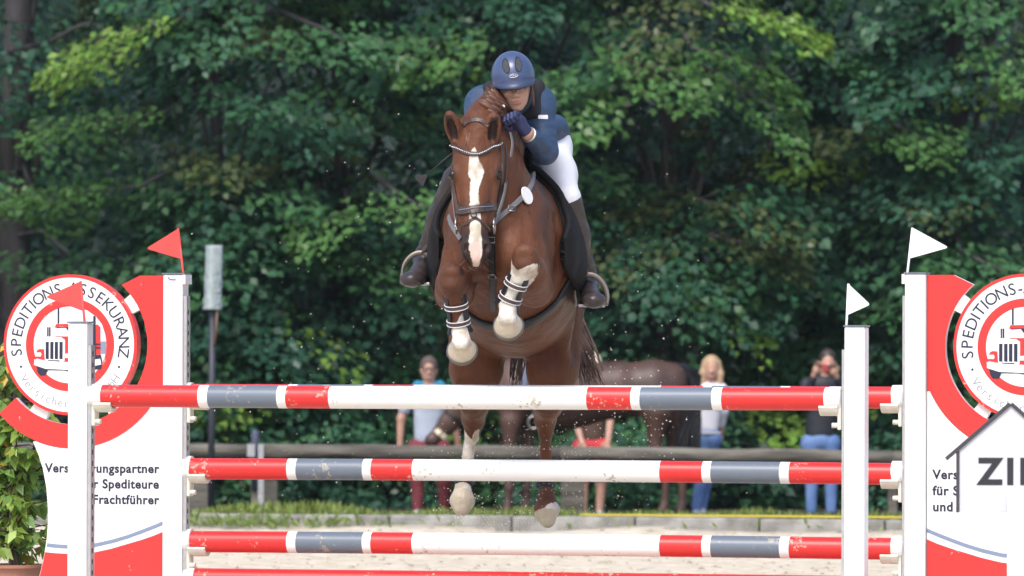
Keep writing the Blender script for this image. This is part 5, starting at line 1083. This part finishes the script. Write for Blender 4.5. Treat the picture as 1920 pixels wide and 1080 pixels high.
# ================================================================ SPECTATORS AND THE WAITING HORSE BEHIND THE FENCE
DP = 62.0
MSK2 = mat('spectator skin', (0.50, 0.28, 0.21), 0.55, var=0.06)
MJE = mat('blue jeans', (0.085, 0.16, 0.36), 0.8, col2=(0.15, 0.25, 0.48), vscale=6)
def person(label, D, foot_px, gait, head, sh, hip, knees, feet, arms, top, trousers, shoes, hairspec, short_sleeve=True, tw=0.115, extra=None, short_legs=False):
    """every joint is a (px, py, dy) of the photograph, dy metres in front (-) of or behind (+) distance D"""
    o = at(foot_px[0], foot_px[1], D); root = empty('person', o, 0, label, 'person', 'spectators behind the fence')
    def P(q): return V3(at(q[0], q[1], D + (q[2] if len(q) > 2 else 0)) - o)
    hc = P(head); shl, shr = P(sh[0]), P(sh[1]); hl, hr = P(hip[0]), P(hip[1]); neck = (shl + shr)/2 + np.array((0, 0, 0.02)); pel = (hl + hr)/2
    b = SDF(); b.ell(hc, (0.074, 0.092, 0.112), 0.02); b.ell(hc + np.array((0, -0.02, -0.06)), (0.056, 0.066, 0.066), 0.03); b.cone(hc + np.array((0, -0.075, -0.01)), hc + np.array((0, -0.105, -0.038)), 0.012, 0.016, 0.015)
    b.ell(hc + np.array((0, -0.08, -0.085)), (0.026, 0.014, 0.012), 0.01)
    for s in (-1, 1): b.ell(hc + np.array((s*0.076, 0.0, -0.015)), (0.012, 0.02, 0.032), 0.01); b.ell(hc + np.array((s*0.03, -0.098, 0.002)), (0.016, 0.014, 0.010), 0.008, None, 's')
    b.cone(hc - np.array((0, 0, 0.07)), neck, 0.052, 0.055, 0.03); b.cone(neck - np.array((0, 0, .06)), pel, 0.088, 0.088, 0.03, ((0, 1, 0), 0.7)); b.cone(shl, shr, 0.045, 0.045, 0.04)
    for (s0, el, wr) in ((shl, P(arms[0][0]), P(arms[0][1])), (shr, P(arms[1][0]), P(arms[1][1]))):
        b.chain([s0, el, wr], [0.050, 0.040, 0.029], 0.02); d = unit(wr - el); b.ell(wr + d*0.05, (0.035, 0.032, 0.045), 0.02)
        sd_ = unit(np.cross(d, (0.1, 1, 0.2)))
        for i in range(4): k0 = wr + d*0.08 + sd_*(i - 1.5)*0.018; b.chain([k0, k0 + d*0.035 + np.array((0, -0.012, 0)), k0 + d*0.055 + np.array((0, -0.030, 0))], [0.010, 0.009, 0.008], 0.004)
        b.chain([wr + d*0.03 - sd_*0.03, wr + d*0.06 - sd_*0.055, wr + d*0.085 - sd_*0.055], [0.012, 0.011, 0.009], 0.006)
    for h_, k_, f_ in ((hl, P(knees[0]), P(feet[0])), (hr, P(knees[1]), P(feet[1]))): b.chain([h_, k_, f_], [0.075, 0.052, 0.036], 0.03)
    link('body', b.mesh('body', 0.010), MSK2, root)
    t = SDF(); t.cone(shl, shr, 0.066, 0.066, 0.05); t.cone(neck - np.array((0, 0, 0.10)), pel + np.array((0, 0, 0.13)), tw + 0.02, tw + 0.010, 0.07, ((0, 1, 0), 0.72)); t.cone(neck - np.array((0, 0, 0.02)), neck - np.array((0, 0, 0.10)), 0.07, 0.12, 0.05, ((0, 1, 0), 0.8))
    for (s0, el, wr) in ((shl, P(arms[0][0]), P(arms[0][1])), (shr, P(arms[1][0]), P(arms[1][1]))):
        e = s0 + (el - s0)*(0.62 if short_sleeve else 1.0); t.cone(s0, e, 0.066, 0.060 if short_sleeve else 0.052, 0.03)
        if not short_sleeve: t.cone(el, el + (wr - el)*0.85, 0.052, 0.040, 0.02)
    link('top', t.mesh('top', 0.011), top, root)
    for h_, k_, f_ in ((hl, P(knees[0]), P(feet[0])), (hr, P(knees[1]), P(feet[1]))):
        g = SDF(); g.cone(pel + np.array((0, 0, 0.03)), h_, tw*0.95, 0.10, 0.05, ((0, 1, 0), 0.85))
        if short_legs: g.cone(h_, h_ + (k_-h_)*0.8, 0.098, 0.092, 0.04)
        else: g.chain([h_, k_, f_ + np.array((0, 0, 0.03))], [0.094, 0.066, 0.050], 0.03)
        link('trouser_leg', g.mesh('trouser_leg', 0.011), trousers, root)
        sh_ = SDF(); sh_.cone(f_ + np.array((0, 0.03, -0.02)), f_ + np.array((0, -0.14, -0.04)), 0.045, 0.038, 0.02); link('shoe', sh_.mesh('shoe', 0.011), shoes, root)
    hm_, long_, cap_ = hairspec
    hs_ = SDF()
    if cap_ != 'cap': hs_.ell(hc + np.array((0, 0.014, 0.030)), (0.086, 0.100, 0.100), 0.02)
    if long_ > 0:
        for s in (-1, 1): hs_.chain([hc + np.array((s*0.062, 0.0, 0.05)), hc + np.array((s*0.082, -0.01, -0.06)), hc + np.array((s*0.080, -0.035, -0.06 - long_))], [0.032, 0.038, 0.022], 0.02)
        hs_.cone(hc + np.array((0, 0.06, 0)), hc + np.array((0, 0.07, -long_)), 0.07, 0.05, 0.03)
    if cap_ != 'cap':
        hs_.ell(hc + np.array((0, -0.085, -0.035)), (0.060, 0.07, 0.085), 0.012, None, 's'); link('hair', hs_.mesh('hair', 0.010), hm_, root)
    if extra: extra(root, P, hc, pel)
    return root
def glasses(root, P, hc, pel):
    mb = MB()
    for s in (-1, 1): mb.tube([Vector(hc + np.array((s*0.032 + 0.026*math.cos(q), -0.100, 0.002 + 0.018*math.sin(q)))) for q in np.linspace(0, 6.28, 15)], 0.0045, 5, cap=False); mb.tube([Vector(hc + np.array((s*0.058, -0.10, 0.004))), Vector(hc + np.array((s*0.078, 0.0, 0.004)))], 0.004, 5)
    mb.build('glasses', mat('dark glasses frame', (0.02, 0.02, 0.022), 0.4), root)
    c = SDF(); c.cone(P((782, 720)), P((770, 732)), 0.03, 0.03, 0.02); c.cone(P((826, 720)), P((842, 732)), 0.03, 0.03, 0.02); c.cone(P((782, 720)), P((826, 720)), 0.03, 0.03, 0.02); link('turquoise_collar', c.mesh('turquoise_collar', 0.011), mat('turquoise cloth', (0.02, 0.22, 0.36), 0.7), root)
MBG = mat('pale blue grey cotton', (0.40, 0.45, 0.55), 0.85, var=0.06, bump=0.3, bscale=12); MMR = mat('maroon cotton', (0.16, 0.025, 0.035), 0.8, var=0.15); MWS = mat('white shoe', (0.6, 0.6, 0.6), 0.6)
person('man with glasses in pale blue grey T-shirt and maroon trousers behind the fence', DP, (803, 968), None, (804, 692), ((768, 738), (842, 738)), ((783, 842), (826, 842)), ((783, 900), (833, 900)), ((783, 958), (833, 958, 0.1)),
       (((752, 785), (750, 832)), ((852, 786, .1), (858, 830, .15))), MBG, MMR, MWS, (mat('short grey hair', (0.10, 0.07, 0.06), 0.8), 0, None), True, 0.135, glasses)
def belt(root, P, hc, pel): 
    mb = MB(); mb.tube([Vector(pel + np.array((0.128*math.cos(q), 0.100*math.sin(q), 0.055))) for q in np.linspace(0, 6.28, 25)], 0.012, 6, cap=False); mb.build('belt', mat('pale belt', (0.5, 0.46, 0.42), 0.5), root)
person('girl with long blonde hair in white top and blue jeans', DP, (1322, 966), None, (1334, 690), ((1312, 731), (1350, 731)), ((1317, 823), (1334, 823)), ((1316, 888), (1326, 886, .1)), ((1306, 958), (1316, 955, .15)),
       (((1304, 772, .03), (1310, 806, .02)), ((1356, 770, .05), (1352, 800, .12))), mat('white blouse', (0.68, 0.68, 0.74), 0.8, var=0.05, bump=0.3, bscale=12), MJE, MWS, (mat('blonde hair', (0.36, 0.235, 0.13), 0.5, col2=(0.52, 0.37, 0.23), vscale=25, stretch=(3, 3, .4)), 0.22, None), False, 0.105, belt)
def phone(root, P, hc, pel): mb = MB(); c = Vector(P((1549, 690, -0.24))); mb.box((c.x - 0.058, c.y - 0.006, c.z - 0.034), (c.x + 0.050, c.y + 0.006, c.z + 0.034), bev=0.006); mb.build('phone', mat('red phone case', (0.40, 0.035, 0.05), 0.4), root)
MJK = mat('black jacket', (0.018, 0.020, 0.030), 0.6, var=0.2, bump=0.3, bscale=10)
person('woman in black jacket and blue jeans taking a picture with a red phone', DP, (1538, 972), None, (1552, 678), ((1513, 722), (1576, 722)), ((1521, 832), (1556, 832)), ((1522, 895), (1558, 895)), ((1521, 962), (1558, 962)),
       (((1507, 752, -.10), (1527, 702, -.22)), ((1592, 752, -.10), (1567, 704, -.22))), MJK, MJE, mat('dark shoe', (0.03, 0.03, 0.035), 0.6), (mat('dark pulled-back hair', (0.035, 0.025, 0.022), 0.5), 0, None), False, 0.14, phone)
def cap(root, P, hc, pel):
    mb = MB(); vs_ = []; n = 20
    for j in range(7):
        el = R(-4 + 15.2*j)
        for i in range(n): q = 2*math.pi*i/n; vs_.append(tuple(hc + np.array((0.088*math.cos(q)*math.cos(el), 0.102*math.sin(q)*math.cos(el), 0.030 + 0.092*math.sin(el)))))
    mb.add(vs_, [(j*n+i, j*n+(i+1) % n, (j+1)*n+(i+1) % n, (j+1)*n+i) for j in range(6) for i in range(n)] + [tuple(6*n + i for i in range(n))], 0, True)
    pk_ = [(0.075*math.sin(a), -0.085*math.cos(a)*0.9 - 0.01, 0.03) for a in np.linspace(-1.1, 1.1, 9)] + [(0.075*math.sin(a), -0.10 - 0.085*math.cos(a), 0.012) for a in np.linspace(1.0, -1.0, 9)]
    mb.add([tuple(hc + np.array(p)) for p in pk_] + [tuple(hc + np.array(p) - np.array((0, 0, .008))) for p in pk_], [tuple(range(18)), tuple(range(35, 17, -1))] + [(i, 18 + i, 18 + (i+1) % 18, (i+1) % 18) for i in range(18)]); mb.build('cap', mat('cream cap', (0.62, 0.56, 0.42), 0.7), root)
person('person in cream cap and red shorts standing behind the dark bay horse', DP + 0.9, (1108, 968), None, (1112, 684), ((1086, 728), (1136, 728)), ((1094, 840), (1126, 840)), ((1094, 902), (1128, 902)), ((1093, 960), (1124, 960)),
       (((1076, 775), (1090, 826, -.2)), ((1146, 775), (1140, 826, -.25))), mat('brown shirt', (0.10, 0.06, 0.045), 0.8), mat('red shorts', (0.60, 0.035, 0.045), 0.7), MWS, (MHAIR, 0, 'cap'), True, 0.115, cap, True)
# dark bay horse, standing side on with its head low at picture left
BD = DP - 0.75; bo = at(1090, 962, BD); bay = empty('horse', bo, 0, 'saddled dark bay horse standing side-on behind the fence', 'horse')
def bq(px, py, dy=0.0): return V3(at(px, py, BD + dy) - bo)
Sb = SDF(); 
Sb.chain([bq(985, 738), bq(1070, 741), bq(1160, 730)], [0.28, 0.295, 0.275], 0.10, ((0, 1, 0), 0.84)); Sb.ell(bq(1225, 730), (0.27, 0.24, 0.29), 0.10); Sb.ell(bq(1265, 716), (0.13, 0.16, 0.18), 0.08); Sb.ell(bq(965, 735), (0.20, 0.20, 0.28), 0.08)
Sb.cone(bq(965, 712), bq(905, 740), 0.21, 0.15, 0.08, ((0, 1, 0), 0.6)); Sb.cone(bq(905, 740), bq(868, 762), 0.15, 0.115, 0.05, ((0, 1, 0), 0.6))          # neck, reaching down
Sb.cone(bq(868, 756), bq(842, 792), 0.120, 0.095, 0.04, ((0, 1, 0), 0.6)); Sb.cone(bq(842, 792), bq(814, 822), 0.090, 0.064, 0.03, ((0, 1, 0), 0.7)); Sb.ell(bq(809, 826), (0.066, 0.055, 0.062), 0.02)
for dy in (-0.05, 0.05): Sb.cone(bq(868, 745, dy), bq(862, 728, dy), 0.028, 0.010, 0.01)
for (x0, y0, x1, y1, x2, y2, x3, y3, dy, hind) in ((958, 790, 955, 850, 955, 915, 953, 950, -.12, 0), (985, 790, 990, 850, 988, 915, 986, 950, .12, 0), (1232, 775, 1228, 835, 1250, 880, 1246, 950, -.12, 1), (1262, 775, 1262, 838, 1282, 880, 1278, 950, .12, 1)):
    Sb.cone(bq(x0, y0 - 30, dy), bq(x0, y0, dy), 0.15 if hind else 0.11, 0.14 if hind else 0.095, 0.06, ((0, 1, 0), 0.7)); Sb.chain([bq(x0, y0, dy), bq(x1, y1, dy), bq(x2, y2, dy), bq(x3, y3 - 4, dy)], [0.13 if hind else 0.09, 0.058, 0.038, 0.038], 0.04); Sb.cone(bq(x3, y3 - 5, dy), bq(x3 - 3, y3 + 8, dy), 0.045, 0.058, 0.01)
bme = Sb.mesh('body', 0.012)
link('body', bme, mat('dark bay coat', (0.045, 0.025, 0.020), 0.45, col2=(0.100, 0.054, 0.042), vscale=2.5, spec=0.4), bay)
st = []
for i in range(190): a = Vector(bq(1278 + rr.uniform(-6, 4), 690 + rr.uniform(-8, 10), rr.uniform(-.05, .05))); e = Vector(bq(1285 + rr.uniform(-22, 28), 850 + rr.uniform(-30, 25), rr.uniform(-.08, .08))); st.append([a, a + Vector((0.10 + rr.uniform(0, .07), 0, -0.10)), a.lerp(e, .6) + Vector((0.07, 0, 0)), e])
hair('tail', st, mat('black tail hair', (0.012, 0.012, 0.016), 0.5), bay, 0.020)
st = []
for i in range(60): t = rr.random(); a = Vector(bq(970 - 100*t, 668 + 65*t + 6*rr.random(), rr.uniform(-.03, .03))); e = a + Vector((-0.02, -0.10, -0.12 - 0.08*rr.random())); st.append([a, a + Vector((0, -0.05, 0.01)), e])
hair('mane', st, mat('black mane hair', (0.014, 0.012, 0.014), 0.5), bay, 0.010)
btk = empty('saddle', bo, 0, 'dark saddle with blue grey pad and hanging stirrup on the dark bay horse', 'saddle'); BB = BVHTree.FromPolygons([tuple(v) for v in verts(bme)], [tuple(p.vertices) for p in bme.polygons])
def drape(name, x0, x1, z_top, z_bot, off, m, n=(16, 20)):
    """sheet wrapped over the back: across from the far flank over the spine to the near flank"""
    mb = MB(); c = Vector(bq((x0+x1)/2, 750)); vs_ = []; nx, na = n
    for layer in (0, 0.012):
        for i in range(nx + 1):
            px = x0 + (x1 - x0)*i/nx; ax_ = Vector(bq(px, 750))
            for j in range(na + 1):
                a = R(-165 + 150*j/na) if False else R(200 - 220*j/na); d = Vector((0, -math.cos(a), math.sin(a))); o_ = ax_ + d*1.2; loc, nr, _, _ = BB.ray_cast(o_, -d); p = loc if loc else ax_ + d*0.28; vs_.append(tuple(p + d*(off + layer)))
    m1 = (nx+1)*(na+1); fs_ = []
    for i in range(nx):
        for j in range(na): q = (i*(na+1)+j, i*(na+1)+j+1, (i+1)*(na+1)+j+1, (i+1)*(na+1)+j); fs_ += [q, tuple(k + m1 for k in q[::-1])]
    mb.add(vs_, fs_, 0, True); mb.build(name, m, btk)
drape('saddle_pad', 975, 1062, 0, 0, 0.008, mat('blue grey saddle cloth', (0.11, 0.13, 0.20), 0.8)); drape('saddle_flap', 988, 1040, 0, 0, 0.030, MT['black_leather'])
sc_ = SDF(); sc_.ell(bq(1012, 690), (0.20, 0.15, 0.05), 0.03); sc_.ell(bq(1046, 684), (0.06, 0.14, 0.06), 0.03); link('seat', sc_.mesh('seat', 0.012), MT['black_leather'], btk)
ci = Vector(bq(1000, 792, -0.36)); mb = MB(); mb.tube([ci + Vector((0.05*math.cos(q), 0.0, 0.06*math.sin(q))) for q in np.linspace(0, 6.28, 17)], 0.009, 6); mb.build('stirrup_iron', MT['steel'], btk); mb = MB(); ribbon(mb, [(Vector(bq(1003, 720, -0.30)).lerp(ci + Vector((0, 0, .06)), k/5), Vector((0, -1, 0))) for k in range(6)], 0.03, 0.006); mb.build('stirrup_leather', MT['black_leather'], btk)
bbr = empty('bridle', bo, 0, 'bridle with a cream noseband on the lowered head of the dark bay horse', 'bridle')
def band(p, q, r, w, m, nm): p, q = V3(p), V3(q); mb = MB(); P = ring_pts(p, unit(q - p), r, 0, 360, 20, np.array((0, -1.0, 0))); P = [p + (x - p)*np.array((1, 0.85, 1)) for x in P]; ribbon(mb, [(Vector(x), Vector(unit(x - p))) for x in P], w, 0.012); mb.build(nm, m, bbr)
band(bq(827, 814), bq(812, 832), 0.078, 0.055, mat('cream sheepskin', (0.62, 0.55, 0.40), 0.9), 'noseband'); band(bq(850, 782), bq(838, 800), 0.100, 0.03, MT['black_leather'], 'browband')
# ================================================================ sand thrown up by the hind hooves
rs = np.random.RandomState(91); pv, pf = [], []
def grain(c, r):
    b = len(pv); q = rs.normal(0, 1, (6, 3))*0.18
    for i, d in enumerate(((1, 0, 0), (-1, 0, 0), (0, 1, 0), (0, -1, 0), (0, 0, 1), (0, 0, -1))): pv.append((c[0] + (d[0] + q[i, 0])*r, c[1] + (d[1] + q[i, 1])*r, c[2] + (d[2] + q[i, 2])*r*rs.uniform(0.6, 1.3)))
    for f in ((0, 2, 4), (2, 1, 4), (1, 3, 4), (3, 0, 4), (2, 0, 5), (1, 2, 5), (3, 1, 5), (0, 3, 5)): pf.append(tuple(b + i for i in f))
def burst(n, mx, my, sx, sy, r0, r1, d0=31.0, d1=31.9, clipy=(60, 1010)):
    for _ in range(n):
        px, py = rs.normal(mx, sx), rs.normal(my, sy)
        if not (clipy[0] < py < clipy[1]): continue
        grain(at(px, py, rs.uniform(d0, d1)), r0 + (r1 - r0)*rs.rand()**3)
burst(720, 1120, 800, 95, 90, 0.0010, 0.0050); burst(520, 1035, 890, 60, 60, 0.0010, 0.0050); burst(380, 880, 900, 55, 60, 0.0010, 0.0045); burst(320, 950, 975, 90, 18, 0.0012, 0.0050)
burst(170, 640, 700, 130, 150, 0.0012, 0.0050); burst(120, 760, 420, 90, 170, 0.0012, 0.0045, 30.5, 31.8); burst(110, 1180, 560, 70, 130, 0.0012, 0.0048, 30.2, 31.6); burst(60, 480, 860, 70, 60, 0.0015, 0.0045)
me = bpy.data.meshes.new('flying_sand'); me.from_pydata(pv, [], pf); me.update()
tag(link('flying_sand', me, mat('pale sand grains', (0.66, 0.60, 0.50), 0.9)), 'pale grains of sand thrown into the air by the hooves', 'sand', kind='stuff')

# ================================================================ the damp air between the arena and the wood
hz = MB().box((-60, -6, -2), (60, 118, 26)).build('haze', [])
tag(hz, 'thin blue haze in the air in front of the wood', 'haze', kind='stuff'); hm_z = bpy.data.materials.new('haze'); hm_z.use_nodes = True; n = hm_z.node_tree.nodes; n.remove(n['Principled BSDF'])
pv_ = n.new('ShaderNodeVolumePrincipled'); pv_.inputs['Color'].default_value = (0.82, 0.92, 1.0, 1); pv_.inputs['Density'].default_value = 0.00016; hm_z.node_tree.links.new(pv_.outputs[0], n['Material Output'].inputs['Volume']); hz.data.materials.append(hm_z)
